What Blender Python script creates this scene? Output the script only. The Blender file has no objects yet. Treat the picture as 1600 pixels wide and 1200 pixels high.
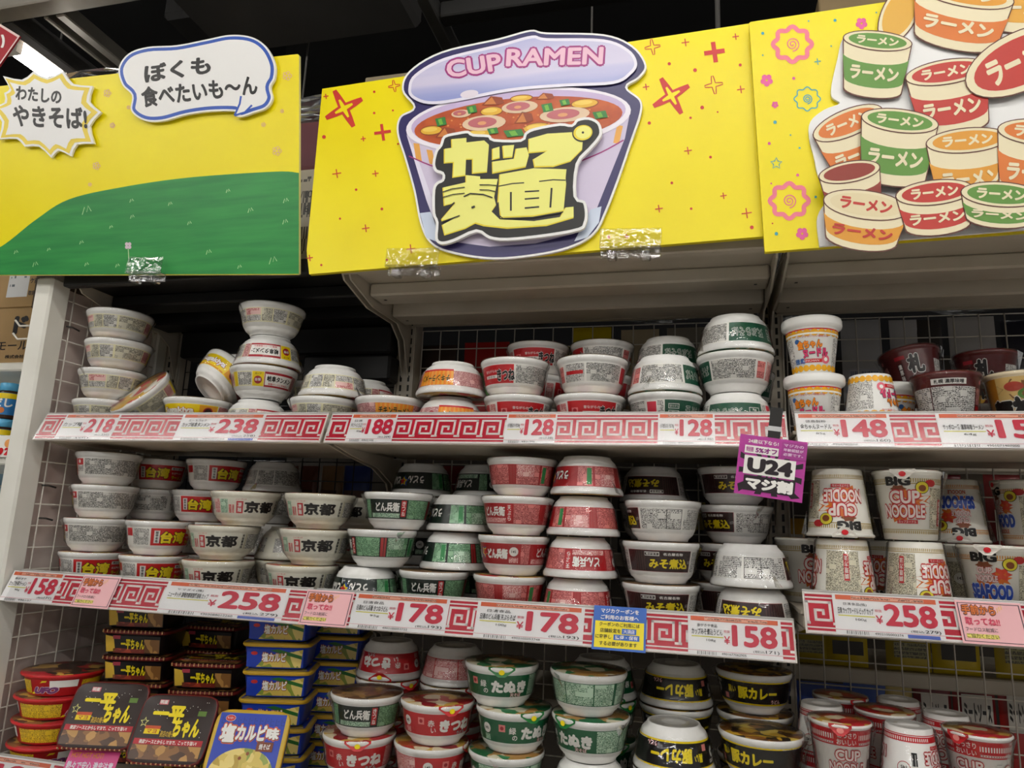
import bpy, math, random
from mathutils import Vector, Matrix
random.seed(7)
SC = bpy.context.scene
COL = SC.collection
PI = math.pi

# ------------------------------------------------------------------ camera, light, exposure
CAM_D, CAM_H, FPX = 1.30, 1.45, 1121.0
YAW, PITCH, ROLL = (math.radians(a) for a in (14.32, 11.30, 2.21))
_f = Vector((-math.sin(YAW)*math.cos(PITCH), math.cos(YAW)*math.cos(PITCH), math.sin(PITCH)))
_r = Vector((math.cos(YAW), math.sin(YAW), 0)); _u = _r.cross(_f)
C_R = _r*math.cos(ROLL)+_u*math.sin(ROLL); C_U = _u*math.cos(ROLL)-_r*math.sin(ROLL); C_F = _f
C_P = Vector((0, -CAM_D, CAM_H))
cam = bpy.data.cameras.new('camera'); cam.sensor_width = 36; cam.lens = FPX*36/1600; cam.clip_start = 0.05
co = bpy.data.objects.new('camera', cam); COL.objects.link(co)
co.matrix_world = Matrix(((C_R.x, C_U.x, -C_F.x, C_P.x), (C_R.y, C_U.y, -C_F.y, C_P.y), (C_R.z, C_U.z, -C_F.z, C_P.z), (0, 0, 0, 1)))
SC.camera = co
vs = SC.view_settings
SC.display_settings.display_device = 'sRGB'
vs.view_transform = 'Standard'; vs.look = 'None'; vs.gamma = 1.0; vs.use_curve_mapping = False
vs.exposure = 0.12
W = bpy.data.worlds.new('store_air'); SC.world = W; W.use_nodes = True
W.node_tree.nodes['Background'].inputs[0].default_value = (1.0, 0.98, 0.95, 1)
W.node_tree.nodes['Background'].inputs[1].default_value = 0.26
TUBE_POWER = 44.0

def ray(px, py):
    return C_F + C_R*((px-800)/FPX) - C_U*((py-600)/FPX)
def atY(px, py, Y):
    d = ray(px, py); return C_P + d*((Y+CAM_D)/d.y)
def atX(px, py, X):
    d = ray(px, py); return C_P + d*(X/d.x)
def atZ(px, py, Z):
    d = ray(px, py); return C_P + d*((Z-CAM_H)/d.z)

# ------------------------------------------------------------------ materials
def lin(h):
    h = h.lstrip('#'); o = []
    for i in (0, 2, 4):
        c = int(h[i:i+2], 16)/255
        o.append(c/12.92 if c <= .04045 else ((c+.055)/1.055)**2.4)
    return (*o, 1)
MATS = {}
def P(hexc, rough=.45, spec=.4, metal=0, coat=0):
    k = (hexc, rough, spec, metal, coat)
    if k in MATS: return MATS[k]
    m = bpy.data.materials.new('paint_'+hexc.strip('#')); m.use_nodes = True
    b = m.node_tree.nodes['Principled BSDF']
    b.inputs['Base Color'].default_value = lin(hexc); b.inputs['Roughness'].default_value = rough
    b.inputs['Specular IOR Level'].default_value = spec; b.inputs['Metallic'].default_value = metal
    b.inputs['Coat Weight'].default_value = coat
    MATS[k] = m; return m
class N:
    def __init__(s, name):
        s.m = bpy.data.materials.new(name); s.m.use_nodes = True; s.t = s.m.node_tree
        s.b = s.t.nodes['Principled BSDF']; s.out = s.t.nodes['Material Output']
    def n(s, ty, **kw):
        x = s.t.nodes.new(ty)
        for k, v in kw.items(): setattr(x, k, v)
        return x
    def l(s, a, b): s.t.links.new(a, b)
    def math(s, op, a, b=None, clamp=False):
        x = s.n('ShaderNodeMath', operation=op); x.use_clamp = clamp
        for i, v in enumerate((a, b)):
            if v is None: continue
            if isinstance(v, (int, float)): x.inputs[i].default_value = v
            else: s.l(v, x.inputs[i])
        return x.outputs[0]
    def mix(s, fac, a, b):
        x = s.n('ShaderNodeMix', data_type='RGBA')
        if isinstance(fac, (int, float)): x.inputs[0].default_value = fac
        else: s.l(fac, x.inputs[0])
        for i, v in ((6, a), (7, b)):
            if isinstance(v, tuple): x.inputs[i].default_value = v
            else: s.l(v, x.inputs[i])
        return x.outputs[2]
def fine(bg, ink, dens=.5, cw=.0019, rh=.0026, rough=.35):
    """rows of tiny print: characters on text lines, laid out in the label's own metres (UV)"""
    k = ('fine', bg, ink, dens, cw, rh)
    if k in MATS: return MATS[k]
    a = N('fine_print_'+bg.strip('#'))
    uv = a.n('ShaderNodeUVMap'); sp = a.n('ShaderNodeSeparateXYZ'); a.l(uv.outputs[0], sp.inputs[0])
    u, v = sp.outputs[0], sp.outputs[1]
    vr = a.math('DIVIDE', v, rh); row = a.math('FLOOR', vr); fr = a.math('FRACT', vr)
    line = a.math('GREATER_THAN', fr, .26)
    cu = a.math('FLOOR', a.math('DIVIDE', u, cw*.55)); cv = a.math('FLOOR', a.math('MULTIPLY', vr, 3))
    cb = a.n('ShaderNodeCombineXYZ'); a.l(cu, cb.inputs[0]); a.l(cv, cb.inputs[1])
    wn = a.n('ShaderNodeTexWhiteNoise', noise_dimensions='2D'); a.l(cb.outputs[0], wn.inputs[0])
    ch = a.math('LESS_THAN', wn.outputs[0], dens+.12)
    cb2 = a.n('ShaderNodeCombineXYZ'); a.l(a.math('FLOOR', a.math('DIVIDE', u, .011)), cb2.inputs[0])
    a.l(a.math('FLOOR', a.math('DIVIDE', v, rh*3.0)), cb2.inputs[1])
    wn2 = a.n('ShaderNodeTexWhiteNoise', noise_dimensions='2D'); a.l(cb2.outputs[0], wn2.inputs[0])
    blk = a.math('GREATER_THAN', wn2.outputs[0], .14)
    fac = a.math('MULTIPLY', a.math('MULTIPLY', line, ch), blk)
    a.l(a.mix(fac, lin(bg), lin(ink)), a.b.inputs['Base Color'])
    a.b.inputs['Roughness'].default_value = rough
    MATS[k] = a.m; return a.m
def noisy(name, c1, c2, scale, rough=.6, detail=3, bump=0, metal=0, coord='Object', spec=.4, lo=.35, hi=.65, stretch=None, bscale=None):
    k = ('noisy', name)
    if k in MATS: return MATS[k]
    a = N(name)
    tc = a.n('ShaderNodeTexCoord'); no = a.n('ShaderNodeTexNoise'); no.inputs['Scale'].default_value = scale
    no.inputs['Detail'].default_value = detail
    src = tc.outputs[coord]
    if stretch:
        mp = a.n('ShaderNodeMapping'); mp.inputs['Scale'].default_value = stretch; a.l(src, mp.inputs[0]); src = mp.outputs[0]
    a.l(src, no.inputs['Vector'])
    mr = a.n('ShaderNodeMapRange'); mr.inputs[1].default_value = lo; mr.inputs[2].default_value = hi; a.l(no.outputs[0], mr.inputs[0])
    a.l(a.mix(mr.outputs[0], lin(c1), lin(c2)), a.b.inputs['Base Color'])
    a.b.inputs['Roughness'].default_value = rough; a.b.inputs['Metallic'].default_value = metal
    a.b.inputs['Specular IOR Level'].default_value = spec
    if bump:
        bn = a.n('ShaderNodeBump'); bn.inputs['Strength'].default_value = bump; bn.inputs['Distance'].default_value = .01
        if bscale:
            n2 = a.n('ShaderNodeTexNoise'); n2.inputs['Scale'].default_value = bscale; a.l(src, n2.inputs['Vector']); a.l(n2.outputs[0], bn.inputs['Height'])
        else: a.l(no.outputs[0], bn.inputs['Height'])
        a.l(bn.outputs[0], a.b.inputs['Normal'])
    MATS[k] = a.m; return a.m
def food(name, cols, scale=55):
    """the photo printed on a paper lid: irregular patches of several colours"""
    k = ('food', name)
    if k in MATS: return MATS[k]
    a = N('printed_lid_'+name)
    tc = a.n('ShaderNodeTexCoord'); vo = a.n('ShaderNodeTexVoronoi'); vo.inputs['Scale'].default_value = scale
    no = a.n('ShaderNodeTexNoise'); no.inputs['Scale'].default_value = 22
    a.l(tc.outputs['Object'], no.inputs['Vector'])
    va = a.n('ShaderNodeVectorMath', operation='MULTIPLY_ADD'); va.inputs[1].default_value = (.05, .05, .05)
    a.l(no.outputs['Color'], va.inputs[0]); a.l(tc.outputs['Object'], va.inputs[2]); a.l(va.outputs[0], vo.inputs['Vector'])
    sp = a.n('ShaderNodeSeparateColor'); a.l(vo.outputs['Color'], sp.inputs[0])
    cr = a.n('ShaderNodeValToRGB'); cr.color_ramp.interpolation = 'CONSTANT'
    el = cr.color_ramp.elements
    while len(el) < len(cols): el.new(.5)
    for i, c in enumerate(cols): el[i].position = i/len(cols); el[i].color = lin(c)
    a.l(sp.outputs[0], cr.inputs[0]); a.l(cr.outputs[0], a.b.inputs['Base Color']); a.b.inputs['Roughness'].default_value = .28
    MATS[k] = a.m; return a.m
def emit(name, col, s):
    k = ('emit', name)
    if k in MATS: return MATS[k]
    a = N(name); e = a.n('ShaderNodeEmission'); e.inputs[0].default_value = col; e.inputs[1].default_value = s
    a.l(e.outputs[0], a.out.inputs[0]); MATS[k] = a.m; return a.m
def film(name='clear_film', base=.022, rough=.085, tint=(1, 1, 1, 1), bump=.8, scale=30, gain=.60):
    k = ('film', name)
    if k in MATS: return MATS[k]
    a = N(name)
    tr = a.n('ShaderNodeBsdfTransparent'); tr.inputs[0].default_value = tint
    gl = a.n('ShaderNodeBsdfGlossy'); gl.inputs['Roughness'].default_value = rough
    mx = a.n('ShaderNodeMixShader'); fr = a.n('ShaderNodeFresnel'); fr.inputs[0].default_value = 1.35
    tc = a.n('ShaderNodeTexCoord'); no = a.n('ShaderNodeTexNoise'); no.inputs['Scale'].default_value = scale; no.inputs['Detail'].default_value = 1.5
    a.l(tc.outputs['Object'], no.inputs['Vector'])
    bn = a.n('ShaderNodeBump'); bn.inputs['Strength'].default_value = bump; bn.inputs['Distance'].default_value = .006
    a.l(no.outputs[0], bn.inputs['Height']); a.l(bn.outputs[0], gl.inputs['Normal']); a.l(bn.outputs[0], fr.inputs['Normal'])
    a.l(a.math('ADD', a.math('MULTIPLY', fr.outputs[0], gain), base, True), mx.inputs[0])
    a.l(tr.outputs[0], mx.inputs[1]); a.l(gl.outputs[0], mx.inputs[2]); a.l(mx.outputs[0], a.out.inputs[0])
    MATS[k] = a.m; return a.m
def clearplastic():
    return film('clear_acrylic', .10, .06, (.93, .95, .95, 1), .25, 30, .8)

WHITE = P('#e6e5e0', .4); FOAM = noisy('foam_white', '#e9e8e4', '#f0efec', 60, .38)
CREAMFOAM = noisy('foam_cream', '#dcd8c8', '#e6e2d4', 60, .4)
BLACK = P('#16130f', .4); RED = P('#c41f26', .3); DRED = P('#a81c2a', .4); YEL = P('#f2d400', .35)
STEEL = noisy('shelf_beige', '#b3aa9a', '#bdb5a6', 8, .42, spec=.45)
STEELW = noisy('post_white', '#dedcd2', '#e6e4dc', 8, .4)
BLK = noisy('shelf_black', '#0d0c0c', '#151414', 10, .5)
WIREW = P('#d5cfc4', .35, .5); WIREB = P('#1d1815', .4, .5)

# ------------------------------------------------------------------ mesh builder
TXT = {}; LAY = {}
def text_mesh(s, bold=0.0):
    k = (s, round(bold, 3))
    if k in TXT: return TXT[k]
    if bold > .012:      # heavier lettering: the thin glyphs laid side by side in a small circle
        V, T, w, h = text_mesh(s, 0); n = len(V); V2 = []; T2 = []; LAY[k] = n
        for q in range(9):
            dx, dy = (0, 0) if q == 8 else (bold*math.cos(q*PI/4), bold*math.sin(q*PI/4))
            V2 += [(x+dx+bold, y+dy+bold) for x, y in V]; T2 += [tuple(i+n*q for i in t) for t in T]
        TXT[k] = (V2, T2, w+2*bold, h+2*bold); return TXT[k]
    c = bpy.data.curves.new('t', 'FONT'); c.body = s; c.size = 1; c.offset = bold; c.resolution_u = 3
    o = bpy.data.objects.new('t', c); COL.objects.link(o); bpy.context.view_layer.update()
    dg = bpy.context.evaluated_depsgraph_get(); ev = o.evaluated_get(dg); me = ev.to_mesh()
    V = [(v.co.x, v.co.y) for v in me.vertices]; me.calc_loop_triangles()
    T = [tuple(t.vertices) for t in me.loop_triangles]
    ev.to_mesh_clear(); bpy.data.objects.remove(o); bpy.data.curves.remove(c)
    x0 = min(v[0] for v in V); x1 = max(v[0] for v in V); y0 = min(v[1] for v in V); y1 = max(v[1] for v in V)
    V = [(x-x0, y-y0) for x, y in V]
    TXT[k] = (V, T, x1-x0, y1-y0); return TXT[k]
def split_tris(V, T, L):
    V = list(V); cache = {}; out = []; st = list(T)
    def mid(a, b):
        k = (min(a, b), max(a, b))
        if k not in cache:
            cache[k] = len(V); V.append(((V[a][0]+V[b][0])/2, (V[a][1]+V[b][1])/2))
        return cache[k]
    while st:
        a, b, c = st.pop()
        d = [abs(V[p][0]-V[q][0]) for p, q in ((a, b), (b, c), (c, a))]
        i = max(range(3), key=lambda j: d[j])
        if d[i] <= L: out.append((a, b, c)); continue
        t = ((a, b, c), (b, c, a), (c, a, b))[i]; m = mid(t[0], t[1])
        st += [(t[0], m, t[2]), (m, t[1], t[2])]
    return V, out

class MB:
    def __init__(s): s.v = []; s.f = []; s.m = []; s.uv = []; s.mats = []; s.mi = {}; s.sm = []
    def mat(s, m):
        if m.name not in s.mi: s.mi[m.name] = len(s.mats); s.mats.append(m)
        return s.mi[m.name]
    def add(s, V, F, m, uv=None, smooth=False):
        b = len(s.v); s.v += [tuple(p) for p in V]; i = s.mat(m)
        s.uv += (uv if uv else [(0, 0)]*len(V))
        for f in F: s.f.append(tuple(b+j for j in f)); s.m.append(i); s.sm.append(smooth)
    def box(s, x0, x1, y0, y1, z0, z1, m, M=None):
        V = [Vector((x, y, z)) for z in (z0, z1) for y in (y0, y1) for x in (x0, x1)]
        uv = [(p.x, p.z) for p in V]
        if M is not None: V = [M @ p for p in V]
        s.add(V, [(0, 2, 3, 1), (4, 5, 7, 6), (0, 1, 5, 4), (2, 6, 7, 3), (0, 4, 6, 2), (1, 3, 7, 5)], m, uv)
    def bev(s, x0, x1, y0, y1, z0, z1, m, r=.004, M=None):
        """box with chamfered edges"""
        V = []; F = []
        X = (x0, x0+r, x1-r, x1); Y = (y0, y0+r, y1-r, y1); Z = (z0, z0+r, z1-r, z1)
        idx = {}
        def vid(p):
            if p not in idx: idx[p] = len(V); V.append(Vector((X[p[0]], Y[p[1]], Z[p[2]])))
            return idx[p]
        for ax in range(3):
            for sd in (0, 3):
                q = []
                for a, b in ((1, 1), (2, 1), (2, 2), (1, 2)):
                    p = [0, 0, 0]; p[ax] = sd; p[(ax+1) % 3] = a; p[(ax+2) % 3] = b; q.append(vid(tuple(p)))
                F.append(q if sd == 3 else q[::-1])
        for ax in range(3):
            o1, o2 = (ax+1) % 3, (ax+2) % 3
            for s1 in (0, 3):
                for s2 in (0, 3):
                    i1 = 1 if s1 == 0 else 2; i2 = 1 if s2 == 0 else 2; q = []
                    for t, (e1, e2) in ((1, (s1, i2)), (2, (s1, i2)), (2, (i1, s2)), (1, (i1, s2))):
                        p = [0, 0, 0]; p[ax] = t; p[o1] = e1; p[o2] = e2; q.append(vid(tuple(p)))
                    F.append(q if (s1 == s2) else q[::-1])
        for a in (0, 3):
            for b in (0, 3):
                for c in (0, 3):
                    i, j, k = (1 if a == 0 else 2), (1 if b == 0 else 2), (1 if c == 0 else 2)
                    q = [vid((a, j, k)), vid((i, b, k)), vid((i, j, c))]
                    F.append(q if ((a == 3)+(b == 3)+(c == 3)) % 2 else q[::-1])
        if M is not None: V = [M @ p for p in V]
        s.add(V, F, m, [(p[0], p[2]) for p in V])
    def tube(s, pts, r, m, seg=6, closed=False):
        pts = [Vector(p) for p in pts]; n = len(pts); V = []; F = []
        for i, p in enumerate(pts):
            a = pts[i-1] if (i > 0 or closed) else p; b = pts[(i+1) % n] if (i < n-1 or closed) else p
            t = (b-a).normalized(); up = Vector((0, 0, 1)) if abs(t.z) < .9 else Vector((1, 0, 0))
            x = t.cross(up).normalized(); y = x.cross(t)
            for k in range(seg):
                an = 2*PI*k/seg; V.append(p + x*(r*math.cos(an)) + y*(r*math.sin(an)))
        for i in range(n if closed else n-1):
            j = (i+1) % n
            for k in range(seg):
                l = (k+1) % seg; F.append((i*seg+k, i*seg+l, j*seg+l, j*seg+k))
        if not closed: F += [tuple(range(seg))[::-1], tuple((n-1)*seg+k for k in range(seg))]
        s.add(V, F, m, None, True)
    def lathe(s, prof, m, seg=40, sx=1, sy=1, pw=2.0, smooth=True, jit=None):
        """prof = (r, z) bottom to top; pw > 2 makes a rounded-square section"""
        V = []; F = []; n = len(prof); uv = []
        for i, (r, z) in enumerate(prof):
            for k in range(seg):
                a = 2*PI*k/seg; c, d = math.sin(a), -math.cos(a)
                q = 1.0 if pw == 2 else 1/((abs(c)**pw+abs(d)**pw)**(1/pw))
                rr = r*q + (jit(i, k) if jit else 0)
                V.append((rr*c*sx, rr*d*sy, z)); uv.append((rr*a, z))
        for i in range(n-1):
            for k in range(seg):
                l = (k+1) % seg; F.append((i*seg+k, i*seg+l, (i+1)*seg+l, (i+1)*seg+k))
        s.add(V, F, m, uv, smooth)
    def poly(s, pts, m, smooth=False):
        s.add(pts, [tuple(range(len(pts)))], m, [(p[0], p[2]) for p in pts])
    def text(s, t, m, fn, box, bold=.0, fit='stretch', maxlen=None, rot180=False):
        """lettering: triangles of the glyphs mapped by fn(u, v) into box = (u0, v0, u1, v1)"""
        V, T, w, h = text_mesh(t, bold); u0, v0, u1, v1 = box
        sx, sy = (u1-u0)/w, (v1-v0)/h
        if fit == 'in':
            k = min(sx, sy); du = ((u1-u0)-k*w)/2; dv = ((v1-v0)-k*h)/2; u0 += du; v0 += dv; sx = sy = k
        Q = [(u0+x*sx, v0+y*sy) for x, y in V]
        if rot180: Q = [(box[0]+box[2]-a, box[1]+box[3]-b) for a, b in Q]
        lay = None
        if maxlen:
            Q, T = split_tris(Q, T, maxlen)
            if bold > .012:
                n0 = LAY[(t, round(bold, 3))]; lay = [0]*len(Q)
                for tr in T:
                    q = min(i//n0 for i in tr) if any(i < 9*n0 for i in tr) else None
                    if q is not None:
                        for i in tr: lay[i] = q if i >= 9*n0 else i//n0
        if bold > .012:
            n0 = LAY[(t, round(bold, 3))]
        PP = [Vector(fn(a, b)) for a, b in Q]
        if bold > .012:      # each layer of a heavy glyph lies a hair above the one before
            e = 1e-4
            for i, (a, b) in enumerate(Q):
                q = lay[i] if lay else i//n0
                if q: PP[i] = PP[i] + (Vector(fn(a+e, b))-PP[i]).cross(Vector(fn(a, b+e))-PP[i]).normalized()*(1.6e-5*q)
        s.add(PP, T, m, [(a, b) for a, b in Q])
    def build(s, name, parent=None, loc=None, recalc=False):
        me = bpy.data.meshes.new(name); me.from_pydata(s.v, [], s.f)
        for m in s.mats: me.materials.append(m)
        me.polygons.foreach_set('material_index', s.m); me.polygons.foreach_set('use_smooth', s.sm)
        ul = me.uv_layers.new(name='UVMap'); vi = [0]*len(me.loops); me.loops.foreach_get('vertex_index', vi)
        fl = []
        for i in vi: fl += s.uv[i]
        ul.data.foreach_set('uv', fl); me.update()
        o = bpy.data.objects.new(name, me); COL.objects.link(o)
        if parent: o.parent = parent
        if loc: o.location = loc
        return o
def tag(o, label, cat, group=None, kind=None):
    if label: o['label'] = label
    if cat: o['category'] = cat
    if group: o['group'] = group
    if kind: o['kind'] = kind
    return o
def empty(name, loc=(0, 0, 0), rot=(0, 0, 0)):
    o = bpy.data.objects.new(name, None); COL.objects.link(o); o.location = loc; o.rotation_euler = rot
    o.empty_display_size = .03; return o
def structure(o): o['kind'] = 'structure'; return o
def copy_thing(root):
    r = root.copy(); COL.objects.link(r)
    for ch in list(root.children):
        c = ch.copy(); COL.objects.link(c); c.parent = r
        for g in list(ch.children):
            d = g.copy(); COL.objects.link(d); d.parent = c
    return r
# ------------------------------------------------------------------ the store around the shelves
XL, XM, XR, XE = -1.455, -.722, .168, 1.06        # bay limits along the shelf run
YB = .40                                          # back of the shelves
UP, MID, MIDR, LOW, LOWM, LOWR = 1.6036, 1.2538, 1.302, .880, .866, .910   # lower edge of each price strip
DK = .031                                         # deck above that edge
TILT = math.radians(23.6); SH = .0665
fl = MB(); fl.box(-7, 6, -5, 6, -.06, 0, noisy('floor_vinyl', '#c9c4ba', '#d6d2c9', 3, .3)); structure(fl.build('floor'))
ce = MB(); ce.box(-7, 6, -5, 6.1, 3.95, 4.05, noisy('ceiling_dark', '#0b0b0c', '#111112', 2, .8)); structure(ce.build('ceiling'))
dw = noisy('wall_dark', '#0f0f11', '#17171a', 2, .8)
w = MB(); w.box(-7, 6, 6, 6.1, 0, 4, dw); structure(w.build('wall_back'))
w = MB(); w.box(-7.1, -7, -5, 6, 0, 4, dw); structure(w.build('wall_left'))

LAMP = emit('lamp_glow', (1.0, .97, .92, 1), TUBE_POWER)
def ceiling_light(x0, x1, y, z, label, along='x'):
    L = (x1-x0)/2
    e = empty('ceiling_light', ((x0+x1)/2, y, z)); tag(e, label, 'ceiling light', 'fluorescent ceiling lights')
    h = MB(); h.bev(-L-.03, L+.03, -.06, .06, .035, .09, P('#d8d8d6', .4), .008); h.build('housing', e)
    h = MB(); h.box(-L-.02, -L, -.03, .03, -.005, .04, WHITE); h.box(L, L+.02, -.03, .03, -.005, .04, WHITE); h.build('socket', e)
    t = MB(); t.tube([(-L, 0, .012), (L, 0, .012)], .018, LAMP, 10); t.build('tube', e)
    for s in (-.7, .7):
        c = MB(); c.tube([(s*L, 0, .09), (s*L, 0, 3.95-z)], .004, P('#55534f', .5)); c.build('hanging_rod', e)
    if along == 'y': e.rotation_euler.z = PI/2
    return e
ceiling_light(-.68, 1.05, -1.12, 2.98, 'long fluorescent tube light hanging over the aisle before the shelves')
ceiling_light(-3.9, -1.95, -1.12, 2.98, 'fluorescent tube light over the aisle further left')
for yy, nm in ((-2.7, 'next'), (-4.3, 'farthest')):
    for xa_, xn in ((-4.1, 'left'), (-1.5, 'middle'), (1.1, 'right')):
        ceiling_light(xa_, xa_+2.2, yy, 3.0, f'fluorescent tube light, {xn} one of the {nm} row behind the viewer')
cl = ceiling_light(0, 1.0, 0, 2.92, 'bright tube light glowing above the left sign board', 'y')
cl.location = (-2.13, .82, 2.9)
ceiling_light(2.0, 3.6, -1.9, 3.0, 'fluorescent tube light over the aisle further right')

# ceiling frames, duct and rods above the signs
alu = noisy('brushed_aluminium', '#8f8a80', '#a9a49a', 5, .38, metal=.35)
gal = noisy('grey_steel', '#4a4947', '#5a5856', 5, .45, metal=.3)
def bar(x0, x1, y0, y1, z0, z1, m, label, cat='ceiling bar', name='ceiling_bar'):
    b = MB(); b.bev(x0, x1, y0, y1, z0, z1, m, .004); o = b.build(name); tag(o, label, cat); return o
bar(-2.7, -1.40, .134, .192, 2.9, 2.96, alu, 'broad brushed metal bar crossing the top left corner')
bar(-1.885, -1.868, .196, 1.4, 2.9, 2.94, alu, 'thin pale rail of the pair above the left sign')
bar(-1.84, -1.805, .196, 1.4, 2.9, 2.95, alu, 'wider rail of the pair above the left sign')
bar(-2.045, -2.0, .196, 1.4, 2.9, 2.97, gal, 'dark grey rail right of the glowing tube light')
bar(-2.10, -2.05, .196, 1.4, 2.93, 2.98, P('#c9b8a8', .6), 'pale beige rail beside the glowing tube light')
bar(-.745, -.705, .1, 1.3, 2.9, 2.96, gal, 'grey slanting ceiling rail behind the cup sign')
bar(-.70, .6, .42, .47, 2.9, 2.95, P('#262524', .6), 'dark cross rail meeting the slanting grey rail')
for px, py, Y, lb in ((1122, 60, .8, 'grey hanging rod above the right half of the middle sign'), (925, 20, .9, 'thin hanging rod above the open cup lid'), (480, 85, .9, 'thin rod hanging behind the gap between the signs')):
    p = atY(px, py, Y); b = MB(); b.tube([(p.x, Y, 2.3), (p.x, Y, 3.95)], .009 if px == 1122 else .004, P('#6d6a66', .5)); tag(b.build('hanging_rod'), lb, 'hanging rod')
d = MB(); d.bev(-1.75, -.93, .18, .835, 3.2, 3.5, noisy('duct_grey', '#3a3836', '#403e3c', 3, .7), .02); tag(d.build('air_duct'), 'big flat dark grey air duct under the ceiling', 'air duct')
d = MB(); d.bev(-2.0, -1.72, .75, 1.2, 3.35, 3.7, P('#232221', .7), .02); tag(d.build('air_duct'), 'small dark duct box left of the big grey duct', 'air duct')

# black plastic sheet over the stock on top of the shelves
bp = noisy('black_plastic', '#0c0b0b', '#191817', 14, .32, bump=.9, stretch=(1, 1, 4))
b = MB(); nx, nz = 60, 16; V = []; F = []
for i in range(nx+1):
    for j in range(nz+1):
        t = j/nz; x = -1.35+2.75*i/nx
        V.append((x, .62+.5*max(0, t-.75)/.25*1.2 + .018*math.sin(x*31+t*4)*math.sin(t*9+x*3), 2.02+.70*min(1, t/.8)+.012*math.sin(x*17)))
for i in range(nx):
    for j in range(nz): a = i*(nz+1)+j; F.append((a, a+nz+1, a+nz+2, a+1))
b.add(V, F, bp, None, True); tag(b.build('plastic_sheet'), 'black plastic sheet draped over stock behind the signs', 'plastic sheet')

# ------------------------------------------------------------------ shelf run
def upright(X, col, label):
    e = empty('shelf_upright', (X, YB, 0)); tag(e, label, 'shelf upright', 'slotted uprights')
    m = STEEL if col else P('#a49a8c', .45)
    b = MB(); b.bev(-.024, .024, 0, .05, 0, 2.02, m, .004); b.build('post', e)
    s = MB()
    z = .86
    while z < 1.98:
        for dx in (-.0105, .0105): s.box(dx-.0028, dx+.0028, -.0006, .002, z, z+.016, BLACK)
        z += .025
    o = s.build('slot_row', e); o['kind'] = 'stuff'
    f = MB()
    for x in (-.0245, .0215): f.box(x, x+.003, -.006, 0, 0, 2.0, m)
    f.build('edge_flange', e)
upright(XL+.02, 1, 'slotted upright at the far left end of the shelves')
upright(XM, 1, 'slotted upright between the left and middle bays')
upright(XR+.014, 1, 'slotted upright between the middle and right bays')
upright(XE, 1, 'slotted upright at the right end of the shelves')

def grid(x0, x1, z0, z1, y, m, label, p=.05, r=.0016):
    b = MB(); x = x0
    while x <= x1+1e-6: b.tube([(x, y, z0), (x, y, z1)], r, m, 5); x += p
    z = z0
    while z <= z1+1e-6: b.tube([(x0, y+.003, z), (x1, y+.003, z)], r, m, 5); z += p
    tag(b.build('wire_grid'), label, 'wire grid')
grid(XL+.05, XM-.03, .90, 1.93, YB+.02, WIREB, 'dark wire grid closing the back of the left bay')
grid(XM+.035, XR-.02, .90, 1.95, YB+.02, WIREW, 'pale wire grid closing the back of the middle bay')
grid(XR+.048, XE-.03, .90, 1.95, YB+.02, WIREW, 'pale wire grid closing the back of the right bay')

# left end panel: white post, wire grid and wrinkled sheet behind it
e = empty('end_panel', (-1.475, 0, 0)); tag(e, 'left end panel with white post, wire grid and pale sheet', 'end panel')
b = MB(); b.bev(-.034, .016, .0, .055, 0, 1.99, STEELW, .005); b.bev(-.034, .016, .36, .41, 0, 1.99, STEELW, .005); b.build('post', e)
b = MB()
y = .07
while y < .37: b.tube([(.012, y, .55), (.012, y, 1.985)], .0018, WIREW, 5); y += .0545
z = .585
while z < 1.98: b.tube([(.009, .03, z), (.009, .385, z)], .0018, WIREW, 5); z += .0487
b.build('wire_grid', e)
b = MB(); V = []; F = []; ny, nz = 26, 70
for i in range(ny+1):
    for j in range(nz+1):
        yy = .05+.315*i/ny; zz = .5+1.48*j/nz
        V.append((-.006+.0035*math.sin(zz*64+2*math.sin(yy*30))*math.sin(yy*57)+random.uniform(-.0008, .0008), yy, zz))
for i in range(ny):
    for j in range(nz): a = i*(nz+1)+j; F.append((a, a+1, a+nz+2, a+nz+1))
b.add(V, F, noisy('wrinkled_sheet', '#c3b0a8', '#d2c4bd', 7, .35), None, True); b.build('backing_sheet', e)
for yy, zz in ((.06, 1.885), (.065, 1.505), (.07, 1.43)):
    b = MB(); b.tube([(.012, yy, zz), (.02, yy+.012, zz), (.022, yy+.03, zz-.004)], .0022, P('#3b3835', .4), 5); b.build('wire_tie', e)
for px, py in ((40, 509), (28, 527)):
    p = atX(px, py, -1.55); h = MB(); h.tube([(.04, 0, 0), (-.018, 0, 0), (-.03, -.004, .014)], .0024, WIREW, 6)
    o = h.build('wire_hook', None, (-1.55, .03, p.z))
    tag(o, 'upper white wire hook left of the white post' if py < 515 else 'lower white wire hook left of the white post', 'hook')

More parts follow.
